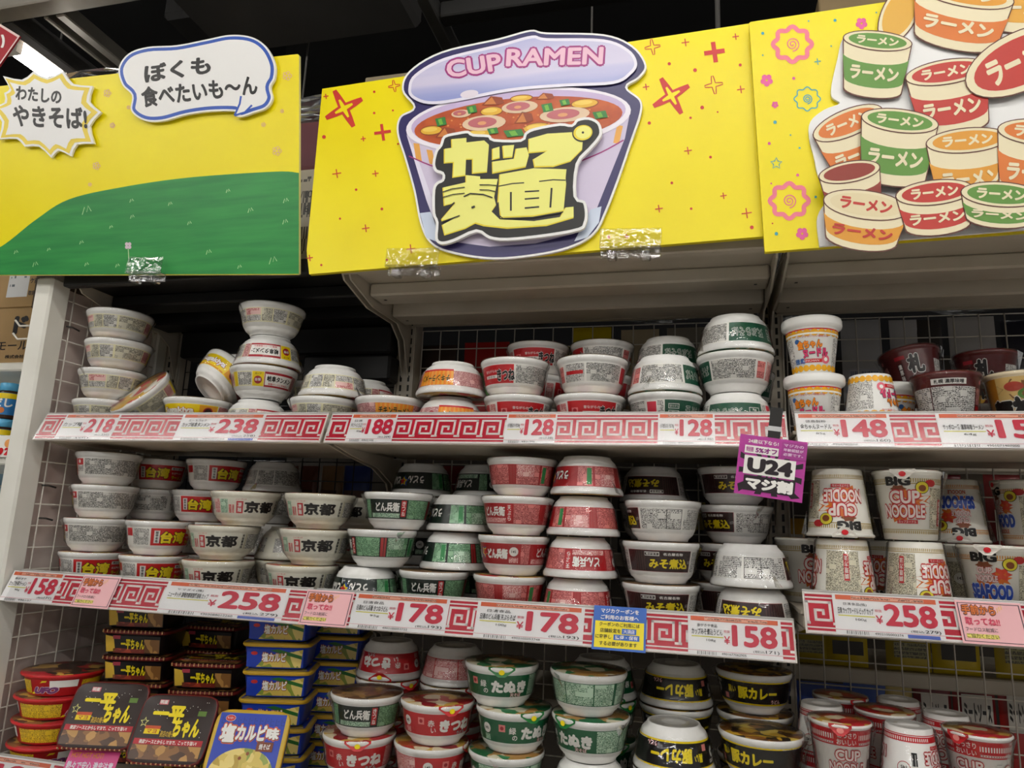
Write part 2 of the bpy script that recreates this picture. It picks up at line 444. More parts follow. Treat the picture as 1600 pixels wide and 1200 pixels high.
# strip frame: u along X, v up the tilted face
def SF(zb, eps=0.0, y0=0.0):
    s, c = math.sin(TILT), math.cos(TILT)
    return lambda u, v, e=eps: Vector((u, y0+s*v-c*e, zb+c*v+s*e))
def strip_x(px, py, zb, y0=0.0):
    """X on the strip's tilted plane seen at a pixel"""
    n = Vector((0, -math.cos(TILT), math.sin(TILT))); d = ray(px, py); p0 = Vector((0, y0, zb))
    return (C_P + d*((p0-C_P).dot(n)/d.dot(n))).x
STRIPRED = P('#bf2338', .22, .5); STRIPWH = P('#f0ece8', .22, .5)
def rect(b, F, u0, v0, u1, v1, m, e):
    b.add([F(u0, v0, e), F(u1, v0, e), F(u1, v1, e), F(u0, v1, e)], [(0, 1, 2, 3)], m, [(u0, v0), (u1, v0), (u1, v1), (u0, v1)])
def meander(b, F, u0, u1, e=.0006, cell=.046):
    """red strip with white key pattern"""
    rect(b, F, u0, 0, u1, SH, STRIPRED, e)
    rect(b, F, u0, 0, u1, .0035, STRIPWH, e+.0003); rect(b, F, u0, .0075, u1, .0098, STRIPWH, e+.0003)
    rect(b, F, u0, .0565, u1, .059, STRIPWH, e+.0003); rect(b, F, u0, .0635, u1, SH, STRIPWH, e+.0003)
    lw = .0043; v0 = .0135; v1 = .0525; n = max(1, round((u1-u0)/cell)); c = (u1-u0)/n
    for i in range(n):
        a = u0+i*c; h = v1-v0
        path = [(0, 0, lw, h), (0, h-lw, c*.86, h), (c*.86-lw, h*.14, c*.86, h), (c*.26, h*.14, c*.86, h*.14+lw), (c*.26, h*.14, c*.26+lw, h*.66), (c*.26, h*.66-lw, c*.62, h*.66), (c*.62-lw, h*.40, c*.62, h*.66), (0, 0, c*.12, lw), (c*.86, h*.0, c, lw)]
        for x0, y0, x1, y1 in path: rect(b, F, a+x0, v0+y0, a+x1, v0+y1, STRIPWH, e+.0003)

def shelf(x0, x1, zb, label, yf=0.0, pattern=True):
    dz = zb+DK
    e = empty('shelf', ((x0+x1)/2, yf, dz)); tag(e, label, 'shelf'); cx = (x0+x1)/2
    L = Vector((-cx, -yf, -dz))
    def bx(b, a0, a1, b0, b1, c0, c1, m, bev=None):
        a0 += L.x; a1 += L.x; b0 += L.y; b1 += L.y; c0 += L.z; c1 += L.z
        (b.bev(a0, a1, b0, b1, c0, c1, m, bev) if bev else b.box(a0, a1, b0, b1, c0, c1, m))
    b = MB(); bx(b, x0, x1, yf+.03, YB-.002, dz-.006, dz, STEEL)
    bx(b, x0+.004, x1-.004, yf+.03, .215, zb, dz-.006, STEEL, .004); bx(b, x0+.012, x1-.012, .25, YB-.004, zb+.004, dz-.006, STEEL, .004)
    b.build('deck', e)
    F = SF(zb-dz, 0, 0); G = lambda u, v, ee=0: F(u-cx, v, ee)
    r = MB()
    P8 = [G(x0+.003, -.001, -.004), G(x1-.003, -.001, -.004), G(x1-.003, SH+.002, -.004), G(x0+.003, SH+.002, -.004), G(x0+.003, -.001, 0), G(x1-.003, -.001, 0), G(x1-.003, SH+.002, 0), G(x0+.003, SH+.002, 0)]
    r.add(P8, [(0, 1, 2, 3), (4, 7, 6, 5), (0, 4, 5, 1), (3, 2, 6, 7), (0, 3, 7, 4), (1, 5, 6, 2)], P('#d8d3cb', .3))
    r.tube([G(x0+.003, SH+.003, -.001), G(x1-.003, SH+.003, -.001)], .0022, P('#c8c6c2', .15, .6), 8)
    r.build('price_rail', e)
    m = MB()
    if pattern: meander(m, G, x0+.006, x1-.006)
    else: rect(m, G, x0+.006, 0, x1-.006, SH, STRIPWH, .0006)
    m.build('pattern_strip', e)
    t = MB(); rect(t, G, x0+.004, -.0005, x1-.004, SH+.001, film('strip_cover', .09, .13, bump=.15, scale=6, gain=.8), .0042)
    t.build('clear_cover', e)
    for X in (x0+.004, x1-.008):
        k = MB(); q = [(.04, zb), (YB, zb), (YB, zb-.145), (.385, zb-.12), (.345, zb-.06), (.26, zb-.03), (.12, zb-.014)]
        A = [Vector((X, a, c))+L for a, c in q]; B = [Vector((X+.004, a, c))+L for a, c in q]; n = len(q)
        k.add(A+B, [tuple(range(n)), tuple(range(2*n-1, n-1, -1))]+[(i, n+i, n+(i+1) % n, (i+1) % n) for i in range(n)], STEEL)
        k.build('bracket', e)
    return e
shelf(XL+.012, XM-.001, UP, 'top shelf of the left bay with red key pattern strip')
shelf(XM+.001, XR-.004, UP, 'top shelf of the middle bay with red key pattern strip')
shelf(XR+.004, XE, UP, 'top shelf of the right bay with red key pattern strip')
shelf(XL+.012, XM-.001, MID, 'second shelf of the left bay holding white noodle bowls')
shelf(XM+.001, XR-.004, MID, 'second shelf of the middle bay holding green and red bowls')
shelf(XR+.005, XE, MIDR, 'second shelf of the right bay holding big noodle cups')
shelf(XL+.012, XM-.001, LOW, 'lowest shelf of the left bay holding noodle trays')
shelf(XM+.001, XR-.004, LOWM, 'lowest shelf of the middle bay holding red and green bowls')
shelf(XR+.004, XE, LOWR, 'lowest shelf of the right bay holding red noodle cups')

def canopy(x0, x1, m, label, zc=1.985):
    e = empty('canopy_shelf', ((x0+x1)/2, 0, zc)); tag(e, label, 'shelf'); cx = (x0+x1)/2
    b = MB(); b.box(x0-cx, x1-cx, .0, YB, 0, .008, m); b.bev(x0-cx, x1-cx, -.004, .02, -.022, .012, m, .003)
    for a, c, dz in ((.135, .205, -.030), (.265, .345, -.040)): b.bev(x0-cx+.008, x1-cx-.008, a, c, dz, 0, m, .004)
    b.box(x0-cx+.02, x1-cx-.02, .385, .40, -.03, 0, m)
    for a in (.17, .305):
        for s in (x0-cx+.03, x1-cx-.036): b.box(s, s+.006, a-.003, a+.003, -.0405 if a > .3 else -.0305, -.02, BLACK)
    b.build('deck', e)
    for X in (x0-cx+.002, x1-cx-.006):
        k = MB(); q = [(.03, .0), (YB, .0), (YB, -.165), (.385, -.135), (.36, -.075), (.31, -.045), (.17, -.048), (.05, -.022)]
        A = [Vector((X, a, c)) for a, c in q]; B = [Vector((X+.004, a, c)) for a, c in q]; n = len(q)
        k.add(A+B, [tuple(range(n)), tuple(range(2*n-1, n-1, -1))]+[(i, n+i, n+(i+1) % n, (i+1) % n) for i in range(n)], STEEL)
        k.build('bracket', e)
canopy(XL+.03, XM-.004, BLK, 'black canopy shelf under the left sign board')
canopy(XM+.004, XR-.006, STEEL, 'beige canopy shelf under the middle sign board')
canopy(XR+.006, XE, STEEL, 'beige canopy shelf under the right sign board')
# black stock trays pushed on edge under the left canopy
b = MB(); b.bev(-1.36, -.74, .33, .392, 1.87, 1.944, BLK, .006); tag(b.build('storage_tray'), 'shallow black tray hanging under the black canopy shelf', 'tray')
b = MB(); b.bev(-.98, -.735, .33, .392, 1.80, 1.868, BLK, .006); tag(b.build('storage_tray'), 'small black tray below the shallow black tray', 'tray')
# ------------------------------------------------------------------ sign boards
class Plane:
    def __init__(s, a, b, c):
        """a, b, c = (px, py, Y) of three points; normal faces the aisle"""
        A, B, Cc = (atY(*q) for q in (a, b, c)); n = (B-A).cross(Cc-A).normalized()
        if n.y > 0: n = -n
        s.o = A; s.n = n
    def at(s, px, py, off=0.0):
        d = ray(px, py); return C_P + d*((s.o-C_P).dot(s.n)/d.dot(s.n)) + s.n*off
def smooth(pts, k=5, closed=True):
    n = len(pts); out = []
    for i in range(n if closed else n-1):
        p0, p1, p2, p3 = (pts[(i+j) % n] if closed else pts[min(max(i+j, 0), n-1)] for j in (-1, 0, 1, 2))
        for t in range(k):
            t /= k
            out.append(tuple(.5*((2*p1[a])+(-p0[a]+p2[a])*t+(2*p0[a]-5*p1[a]+4*p2[a]-p3[a])*t*t+(-p0[a]+3*p1[a]-3*p2[a]+p3[a])*t**3) for a in (0, 1)))
    if not closed: out.append(pts[-1])
    return out
def inset(pts, d):
    """move a closed outline inwards by d (its own units)"""
    n = len(pts); ar = sum(pts[i][0]*pts[(i+1) % n][1]-pts[(i+1) % n][0]*pts[i][1] for i in range(n)); sg = 1 if ar > 0 else -1; out = []
    for i in range(n):
        (ax, ay), (bx, by), (cx, cy) = pts[i-1], pts[i], pts[(i+1) % n]
        tx, ty = cx-ax, cy-ay; L = math.hypot(tx, ty) or 1
        out.append((bx - sg*ty/L*d, by + sg*tx/L*d))
    return out
def ell(cx, cy, rx, ry, rot=0, n=32):
    c, s = math.cos(math.radians(rot)), math.sin(math.radians(rot)); o = []
    for i in range(n):
        a = 2*PI*i/n; x, y = rx*math.cos(a), ry*math.sin(a); o.append((cx+x*c-y*s, cy+x*s+y*c))
    return o
class Art:
    def __init__(s, plane): s.p = plane; s.b = MB(); s.T = None
    def P(s, q, off): 
        if s.T: q = s.T(q)
        return s.p.at(q[0], q[1], off)
    def slab(s, pts, m, o0, o1, side=None):
        n = len(pts); A = [s.P(q, o0) for q in pts]; B = [s.P(q, o1) for q in pts]
        s.b.add(B, [tuple(range(n))], m); s.b.add(A, [tuple(range(n))[::-1]], side or m)
        s.b.add(A+B, [(i, (i+1) % n, n+(i+1) % n, n+i) for i in range(n)], side or m)
    def fill(s, pts, m, off): s.b.add([s.P(q, off) for q in pts], [tuple(range(len(pts)))], m)
    def stroke(s, pts, w, m, off, closed=False):
        n = len(pts)
        L = []
        for i, q in enumerate(pts):
            a = pts[i-1] if (i or closed) else q; c = pts[(i+1) % n] if (i < n-1 or closed) else q
            tx, ty = c[0]-a[0], c[1]-a[1]; l = math.hypot(tx, ty) or 1
            L.append((q, (-ty/l*w/2, tx/l*w/2)))
        V = []
        for q, d in L: V += [s.P((q[0]+d[0], q[1]+d[1]), off), s.P((q[0]-d[0], q[1]-d[1]), off)]
        F = [(2*i, 2*i+1, 2*((i+1) % n)+1, 2*((i+1) % n)) for i in range(n if closed else n-1)]
        s.b.add(V, F, m)
    def text(s, t, tl, tr, bl, m, off, bold=0.0):
        fn = lambda u, v: s.P((bl[0]+u*(tr[0]-tl[0])+v*(tl[0]-bl[0]), bl[1]+u*(tr[1]-tl[1])+v*(tl[1]-bl[1])), off)
        s.b.text(t, m, fn, (0, 0, 1, 1), bold)
    def ring(s, pts, w, m, off): s.stroke(pts, w, m, off, True)

SY = noisy('poster_yellow', '#eedb02', '#f3e206', 5, .38, spec=.35); SG = noisy('poster_green', '#2f9043', '#1f7d3c', 9, .4, stretch=(.6, 1, 7)); SW = P('#efeeec', .4, .35)
SBLU = P('#1f4fb0', .4); SBK = P('#1d1b1a', .45); SRD = P('#cf2a2a', .4)
# --- left board
pl1 = Plane((0, 431, -.03), (470, 430, -.03), (470, 87, -.105))
e1 = empty('sign_board', pl1.at(235, 260)); tag(e1, 'yellow and green sign board with two speech bubbles', 'sign board')
def fin(art, name, par):
    o = art.b.build(name, par); o.matrix_parent_inverse = Matrix.Translation(-par.location); return o
a = Art(pl1)
a.slab([(-190, 452), (-190, 158), (-60, 144), (0, 137), (468, 87), (470, 89), (470, 428), (468, 430), (0, 431), (-90, 432)], SY, 0, .007, P('#efe9a0', .5))
hill = smooth([(-200, 420), (-60, 405), (0, 390), (60, 345), (112, 313), (195, 294), (300, 279), (433, 270), (470, 272)], 6, False)
a.fill(hill+[(470, 429), (0, 430.5), (-90, 431), (-190, 449)], SG, .0076)
PNK = P('#e9b9a8', .45); GRS = P('#b7dca0', .45)
for cx, cy, r in ((452, 121, 6), (172, 148, 5), (436, 238, 6), (155, 261, 5), (180, 198, 3.5), (444, 176, 2.5), (415, 197, 3), (205, 170, 2.5), (12, 175, 3), (145, 290, 2.5)):
    for k in range(5):
        an = k*1.2566; a.ring(ell(cx+r*.75*math.cos(an), cy+r*.75*math.sin(an), r*.42, r*.42, 0, 8), .9 if r > 3 else .6, PNK, .0079)
    a.fill(ell(cx, cy, r*.35, r*.35, 0, 8), SY, .0081)
for cx, cy, r in ((140, 330, 7), (210, 315, 3), (211, 340, 3), (178, 356, 2.5), (132, 380, 3), (81, 391, 2.5), (60, 414, 4), (140, 414, 3), (205, 414, 3), (246, 406, 3.5), (450, 315, 4), (430, 408, 6), (378, 418, 3), (188, 416, 3), (449, 348, 4), (300, 350, 3), (330, 395, 4), (270, 320, 3), (395, 330, 4), (360, 300, 3), (30, 395, 3)):
    a.stroke([(cx-r, cy+r), (cx-r*.5, cy-r*.7), (cx, cy+r*.4), (cx+r*.3, cy-r), (cx+r, cy+r*.2)], 1.0, GRS, .0079)
for k in range(4):
    an = .785+k*1.571; a.fill(ell(204.5+3.2*math.cos(an), 385+3.4*math.sin(an), 2.7, 2.9, 0, 10), P('#d8c3cf', .5), .0079)
a.stroke([(204.5, 390), (205, 397), (205.5, 405)], 1.2, GRS, .0079)
fin(a, 'board', e1)
Z2 = lambda L, ox, oy, k: [(ox+x/k, oy+y/k) for x, y in L]
a = Art(pl1)
out = smooth(Z2([(520, 300), (560, 240), (640, 212), (760, 205), (880, 182), (980, 163), (1070, 172), (1130, 212), (1165, 280), (1165, 340), (1147, 378), (1155, 425), (1130, 465), (1075, 485), (1030, 500), (1000, 497), (1002, 478), (900, 478), (800, 492), (700, 518), (625, 515), (572, 475), (575, 412), (535, 368)], 0, 0, 2.6667), 5)
a.slab(out, SW, .012, .018, P('#f4f3f0', .5)); a.fill(inset(out, 2.6), SBLU, .0183); a.fill(inset(out, 7.6), SW, .0187)
a.fill([(384, 157), (380, 172), (374, 186), (390, 181), (402, 170), (392, 166)], SW, .0188); a.stroke([(385, 156), (383, 168), (375, 186)], 3, SBLU, .0190); a.stroke([(375, 186), (391, 181), (402, 170)], 3, SBLU, .0190)
a.text('ぼくも', (234, 108), (337, 93), (236, 136), SBK, .0191, .042)
a.text('食べたいも〜ん', (229, 142), (408, 122), (233, 174), SBK, .0191, .036)
fin(a, 'speech_bubble', e1)
a = Art(pl1)
star = [(40, 330), (165, 312), (290, 310), (412, 372), (447, 480), (418, 610), (322, 662), (240, 668), (130, 622), (20, 592), (-8, 462), (45, 400)]
star = Z2(star, 0, 0, 2.6667); sp = []
cx = sum(p[0] for p in star)/len(star); cy = sum(p[1] for p in star)/len(star)
for i, p in enumerate(star):
    q = star[(i+1) % len(star)]; sp.append(p)
    for t, k in ((.25, .10), (.5, .15), (.75, .10)):
        mx, my = p[0]+(q[0]-p[0])*t, p[1]+(q[1]-p[1])*t; sp.append((mx+(cx-mx)*k, my+(cy-my)*k))
sc = lambda L, k: [(cx+(x-cx)*k, cy+(y-cy)*k) for x, y in L]
a.slab(sp, SW, .012, .017, P('#f4f3f0', .5)); a.fill(sc(sp, .94), P('#ecd24a', .45), .0174); a.fill(sc(sp, .83), SW, .0178)
a.text('わたしの', (36, 139), (107, 146), (35, 161), SBK, .0182, .036); a.text('やきそば!', (30, 168), (145, 173), (32, 202), SBK, .0182, .036)
fin(a, 'star_bubble', e1)

# --- middle board
pl2 = Plane((487, 432, -.045), (1195, 373, -.045), (505, 145, -.045))
e2 = empty('sign_board', pl2.at(840, 240)); tag(e2, 'yellow sign board with a giant open cup ramen picture', 'sign board')
a = Art(pl2)
a.slab([(487, 431), (483, 395), (507, 143), (1172, 42), (1182, 43), (1204, 372)], SY, 0, .010, P('#d9c800', .5))
SR2 = P('#c8322a', .45)
def star4(art, cx, cy, r, rot, m, w=None, off=.0106):
    pts = []
    for k in range(4):
        an = math.radians(rot)+k*PI/2
        for t in (-.10, .10): pts.append((cx+r*math.cos(an+t), cy+r*math.sin(an+t)))
        for t in (.32, .785, 1.25): 
            rr = r*(.30 if t == .785 else .56); pts.append((cx+rr*math.cos(an+t), cy+rr*math.sin(an+t)))
    if w: art.ring(pts, w, m, off)
    else:
        art.fill(pts, m, off); art.fill([(cx+(x-cx)*.48, cy+(y-cy)*.48) for x, y in pts], SY, off+.0004)
def plus(art, cx, cy, r, w, m, rot=-8, off=.0106):
    c, s = math.cos(math.radians(rot)), math.sin(math.radians(rot))
    for dx, dy in ((c, s), (-s, c)): art.stroke([(cx-r*dx, cy-r*dy), (cx+r*dx, cy+r*dy)], w, m, off+(.0002 if dx == c else 0))
star4(a, 541, 174, 32, 62, SR2); star4(a, 1049, 155, 32, 60, SR2)
star4(a, 619, 139, 9, 80, SR2, 1.3); star4(a, 1020, 79, 12, 80, SR2, 1.4); star4(a, 1115, 138, 14, 80, SR2, 1.5)
plus(a, 601, 211, 13, 4.5, SR2); plus(a, 1116, 87, 16, 7, SR2)
for cx, cy, r in ((513, 155, 4), (571, 221, 4), (645, 392, 7), (488, 406, 5), (1071, 72, 6), (1149, 63, 5), (1010, 141, 5), (1157, 145, 6), (1166, 337, 8), (980, 373, 4)): plus(a, cx, cy, r, 1.6, SR2)
for cx, cy, r in ((588, 148, 2), (588, 181, 2), (617, 177, 1.6), (510, 218, 3), (625, 229, 1.6), (1046, 105, 2.6), (1086, 115, 3), (1156, 107, 2.4), (1097, 173, 3), (1079, 189, 2), (1015, 197, 2.6), (1174, 359, 3), (506, 417, 1.8), (608, 409, 1.8), (1121, 180, 1.4), (952, 374, 2.4), (560, 300, 2), (535, 345, 1.8), (600, 330, 2.2), (1050, 290, 2.2), (1110, 250, 2.2), (1080, 330, 2)): a.fill(ell(cx, cy, r, r, 0, 10), SR2, .0106)
for cx, cy, r in ((530, 275, 7), (590, 275, 5), (1075, 240, 6), (1130, 310, 5), (1030, 330, 6), (575, 360, 6)): plus(a, cx, cy, r, 1.6, SR2)
fin(a, 'board', e2)
a = Art(pl2)
oc = smooth([(634, 150), (645, 120), (695, 90), (782, 70), (832, 57), (857, 61), (945, 64), (990, 82), (1011, 112), (1000, 132), (981, 146), (1002, 165), (1003, 187), (988, 232), (971, 282), (950, 337), (932, 371), (900, 391), (850, 404), (775, 411), (705, 400), (676, 384), (662, 355), (652, 305), (638, 255), (626, 215), (631, 190), (652, 176)], 5)
NAVY = P('#322c5e', .35)
a.slab(oc, SW, .014, .020, P('#f4f3f0', .5)); a.fill(inset(oc, 3), NAVY, .0204)
LAV = P('#cfc4dc', .4); LAV2 = P('#b5a6cf', .4)
a.fill([(641, 215), (700, 205), (930, 195), (985, 190), (978, 225), (930, 345), (900, 372), (840, 387), (770, 392), (712, 384), (690, 368), (672, 320)], LAV, .0208)
a.fill([(641, 218), (655, 245), (700, 372), (690, 368), (672, 320)], P('#e4def0', .4), .0211)
for x0, y0, x1, y1 in ((652, 232, 656, 258), (672, 242, 677, 264), (966, 205, 960, 232), (690, 246, 694, 268)):
    a.fill([(x0, y0), (x0+9, y0+1), (x1+9, y1+2), (x1, y1)], P('#e0a24a', .4), .0212)
a.stroke(smooth([(645, 252), (690, 270), (760, 282), (860, 275), (930, 252), (976, 228)], 5, False), 2, P('#9d2f78', .4), .0213)
a.fill([(662, 340), (678, 338), (700, 375), (690, 385), (672, 378)], P('#c9d4e8', .25, .6), .0211); a.fill([(925, 335), (942, 330), (938, 355), (920, 378), (900, 384)], P('#c9d4e8', .25, .6), .0211)
a.fill(ell(814, 197, 174, 49, -5.2, 48), P('#efeaf4', .4), .0216); a.fill(ell(814, 195, 166, 42, -5.2, 48), P('#c5b2d6', .4), .0219)
SOUP = noisy('soup_print', '#a8431c', '#c05a22', 30, .4)
a.fill(ell(814, 200, 161, 37, -5.2, 48), SOUP, .0222)
zz = lambda x, y: (620+x/4, 50+y/4)
def blob(x, y, rx, ry, col, off, rot=-5): a.fill(ell(*zz(x, y), rx/4, ry/4, rot, 20), P(col, .4), off)
for x, y, rx, ry in ((240, 652, 65, 25), (610, 535, 65, 25), (795, 455, 65, 17), (1185, 488, 80, 25), (895, 640, 85, 30), (525, 675, 80, 25), (1060, 660, 60, 18)):
    blob(x, y, rx+7, ry+6, '#8a4416', .0225); blob(x, y, rx, ry, '#dfae35', .0228); blob(x-8, y-5, rx*.7, ry*.55, '#ecc95a', .023)
for x, y, rx, ry in ((565, 608, 135, 47), (785, 510, 112, 38), (1062, 558, 155, 46), (425, 550, 62, 24)):
    blob(x, y, rx, ry, '#dfc2a2', .0232); blob(x-10, y-3, rx*.66, ry*.68, '#b9646a', .0235); blob(x-12, y+2, rx*.2, ry*.25, '#d99a6a', .0238)
for x, y, w, h in ((300, 600, 36, 30), (490, 525, 34, 28), (955, 515, 38, 30), (1062, 483, 34, 22), (1280, 560, 48, 26), (750, 672, 66, 26), (620, 658, 36, 22)):
    q = [zz(x-w, y-h*.6), zz(x+w*.7, y-h), zz(x+w, y+h*.6), zz(x-w*.6, y+h)]; a.fill(q, P('#2f7a34', .4), .0238); a.fill([zz(x-w*.5, y-h*.4), zz(x+w*.1, y-h*.6), zz(x+w*.4, y+h*.5), zz(x-w*.2, y+h*.7)], P('#6fae3c', .4), .0241)
for x, y, w, h in ((620, 470, 70, 28), (330, 665, 66, 32), (940, 443, 58, 20), (810, 575, 60, 36)):
    a.fill([zz(x-w, y+h), zz(x-w*.2, y-h), zz(x+w*.8, y-h*.7), zz(x+w, y+h*.5), zz(x+w*.4, y+h)], P('#8e3d1c', .4), .0232); a.fill([zz(x-w*.8, y+h*.9), zz(x-w*.1, y-h*.8), zz(x+w*.3, y+h*.8)], P('#c97a3a', .4), .0235)
for k in range(26):
    an = random.uniform(0, 6.28); rr = random.uniform(.2, .92); a.fill(ell(814+155*rr*math.cos(an), 200+33*rr*math.sin(an)-13*rr*math.cos(an), 1.7, 1.3, 0, 8), P('#d78a4a', .4), .0226)
lid = smooth([(645, 148), (655, 127), (700, 102), (785, 81), (835, 68), (858, 72), (945, 74), (984, 90), (997, 111), (988, 128), (960, 143), (880, 147), (800, 154), (715, 170), (675, 173), (650, 163)], 5)
a.fill(lid, P('#e8e4f2', .3), .0244)
a.fill(inset(lid, 4.5), noisy('lid_print', '#8f98cf', '#cfc9e2', 3.2, .3, stretch=(.25, 1, 4.2), lo=.3, hi=.62), .0247)
a.fill(ell(739, 158, 14, 6, -8), P('#e5dbe6', .4), .0249)
for s, c, o in ((.095, '#9c3379', .0251), (.032, '#e8bccf', .0255)):
    a.text('CUP', (702-(3 if s > .05 else 0), 107-(3 if s > .05 else 0)), (786+(3 if s > .05 else 0), 95-(3 if s > .05 else 0)), (706-(3 if s > .05 else 0), 134+(3 if s > .05 else 0)), P(c, .4), o, s)
    a.text('RAMEN', (797-(3 if s > .05 else 0), 89-(3 if s > .05 else 0)), (946+(3 if s > .05 else 0), 86-(3 if s > .05 else 0)), (795-(3 if s > .05 else 0), 116+(3 if s > .05 else 0)), P(c, .4), o, s)
fin(a, 'cup_cutout', e2)
a = Art(pl2); K5 = lambda L: Z2(L, 660, 190, 5)
ot = smooth(K5([(128, 400), (150, 300), (185, 255), (215, 185), (320, 158), (400, 148), (440, 172), (560, 180), (600, 212), (800, 215), (832, 168), (900, 130), (1100, 93), (1190, 103), (1230, 62), (1320, 48), (1400, 88), (1422, 170), (1390, 232), (1330, 300), (1240, 410), (1225, 650), (1292, 690), (1312, 780), (1300, 860), (1250, 912), (1000, 958), (700, 988), (560, 972), (465, 922), (300, 992), (200, 1015), (150, 975), (155, 850), (130, 780), (130, 600), (160, 540), (200, 520), (200, 480), (150, 460)]), 3)
a.slab(ot, SW, .030, .037, P('#f4f3f0', .5)); a.fill(inset(ot, 4.2), SBK, .0374)
L1 = [[(270, 215), (385, 205), (385, 240), (520, 225), (560, 262), (545, 470), (430, 480), (430, 370), (385, 372), (380, 495), (280, 510), (285, 395), (215, 400), (215, 290), (272, 282)],
      [(582, 290), (640, 275), (642, 362), (582, 376)], [(660, 268), (752, 262), (738, 356), (668, 362)], [(582, 388), (748, 366), (762, 290), (845, 280), (865, 340), (840, 432), (585, 480)],
      [(860, 215), (1000, 175), (1190, 165), (1275, 240), (1270, 300), (1180, 390), (1050, 430), (905, 432), (893, 372), (1000, 312), (860, 325)],
      [(205, 585), (380, 545), (380, 490), (490, 500), (490, 520), (628, 522), (600, 660), (615, 720), (580, 770), (640, 828), (900, 842), (1100, 812), (1140, 740), (1205, 735), (1205, 820), (1000, 880), (700, 900), (520, 880), (455, 860), (380, 900), (220, 950), (200, 870), (310, 812), (200, 842), (195, 825), (300, 702), (215, 725)],
      [(640, 487), (900, 441), (1150, 450), (1146, 520), (1150, 560), (1130, 770), (900, 810), (650, 820), (625, 700), (635, 570)]]
GOLD = P('#e8d22e', .4); LEM = P('#eeeb80', .4)
for i, q in enumerate(L1):
    a.fill(K5(q), GOLD, .0377+.0012*(i == 6)); a.fill([(x+.9, y-1.1) for x, y in inset(K5(q), 1.0)], LEM, .0380+.0012*(i == 6))
a.fill(ell(*K5([(1277, 170)])[0], 16.6, 14, -10), SBK, .0384); a.fill(ell(*K5([(1277, 170)])[0], 14.6, 11.6, -10), GOLD, .0387); a.fill(ell(*K5([(1282, 168)])[0], 12, 9.4, -10), LEM, .0390); a.fill(ell(*K5([(1277, 170)])[0], 1.8, 1.8), SBK, .0393)
for w, q in ((2.8, [(730, 622), (730, 765)]), (2.8, [(1040, 592), (1030, 742)]), (2.2, [(835, 620), (945, 614)]), (2.2, [(835, 676), (945, 668)]), (2.4, [(835, 745), (945, 736)]), (1.6, [(636, 578), (740, 558), (830, 552)]), (1.6, [(945, 542), (1050, 530), (1146, 534)]), (1.3, [(205, 622), (280, 596), (378, 584)]), (1.3, [(490, 566), (560, 566), (620, 572)]), (1.3, [(205, 662), (290, 638), (378, 630)]), (1.3, [(490, 604), (560, 606), (612, 618)]), (1.8, [(370, 656), (420, 632), (520, 640), (590, 665)]), (1.8, [(300, 700), (250, 740)]), (2.8, [(430, 740), (455, 730)]), (1.6, [(205, 848), (280, 822), (340, 800)]), (1.8, [(632, 700), (640, 800), (670, 824), (900, 815), (1128, 775)])):
    a.stroke(K5(q), w, SBK, .0396)
fin(a, 'title_cutout', e2)

# --- right board
pl3 = Plane((1195, 397, -.062), (1600, 366, -.062), (1172, 40, -.062))
e3 = empty('sign_board', pl3.at(1400, 200)); tag(e3, 'yellow sign board with pink swirls and a pile of drawn ramen cups', 'sign board')
a = Art(pl3)
a.slab([(1195, 397), (1194, 395), (1170, 42), (1172, 40), (1390, 8), (1830, -62), (1850, 345), (1600, 365.5)], SY, 0, .010, P('#d9c800', .5))
PK = P('#e9788c', .45); MG = P('#e05a9a', .45); CY = P('#3f9fae', .45)
def swirl(cx, cy, r, w, m, w2):
    pts = [(cx+(r+r*.10*math.cos(8*t))*math.cos(t)*1.1, cy+(r+r*.10*math.cos(8*t))*math.sin(t)) for t in (2*PI*i/64 for i in range(64))]
    a.ring(pts, w, m, .0106)
    a.stroke([(cx+(1+t*r*.42/15)*math.cos(t), cy+(1+t*r*.42/15)*math.sin(t)) for t in (i*.3 for i in range(48))], w2, m, .0106)
swirl(1237, 75, 25, 7, PK, 1.8); swirl(1232, 318, 25, 7, PK, 1.8); swirl(1260, 160, 17, 1.8, CY, 1.6)
def flower(cx, cy, r, m):
    for k in range(5): an = .3+k*1.2566; a.fill(ell(cx+r*.62*math.cos(an), cy+r*.62*math.sin(an), r*.48, r*.48, 0, 10), m, .0106+.0001*k)
flower(1344, 43, 8.5, MG); flower(1197, 131, 9, MG); flower(1252, 369, 9, MG); flower(1210, 169, 5, MG)
a.ring([(1212+(9 if i % 2 == 0 else 4.4)*math.sin(i*PI/5), 260-(9 if i % 2 == 0 else 4.4)*math.cos(i*PI/5)) for i in range(10)], 1.4, CY, .0106)
for cx, cy, r, m in ((1191, 58, 2.4, CY), (1303, 38, 2.4, CY), (1210, 196, 2.8, CY), (1212, 369, 2.8, CY), (1273, 312, 2, CY), (1239, 128, 2.4, MG), (1201, 229, 2.4, MG), (1245, 278, 2.4, MG), (1248, 236, 1.6, CY), (1191, 92, 1.2, CY), (1297, 78, 1.2, CY), (1234, 216, 1.2, CY), (1204, 291, 1.4, MG), (1262, 39, 1.3, CY), (1367, 26, 1.2, CY), (1206, 353, 1.2, SR2)): a.fill(ell(cx, cy, r, r, 0, 10), m, .0106)
plus(a, 1276, 102, 5, 1.4, CY)
fin(a, 'board', e3)
a = Art(pl3)
op = smooth([(1278, 391), (1274, 350), (1284, 328), (1302, 314), (1290, 298), (1276, 282), (1270, 255), (1262, 222), (1264, 198), (1285, 180), (1309, 170), (1297, 160), (1297, 140), (1306, 100), (1313, 72), (1330, 62), (1368, 60), (1369, 44), (1380, 24), (1402, -6), (1430, -34), (1500, -50), (1600, -55), (1700, -60)], 4, False)+[(1800, -40), (1815, 345), (1600, 365), (1400, 381)]
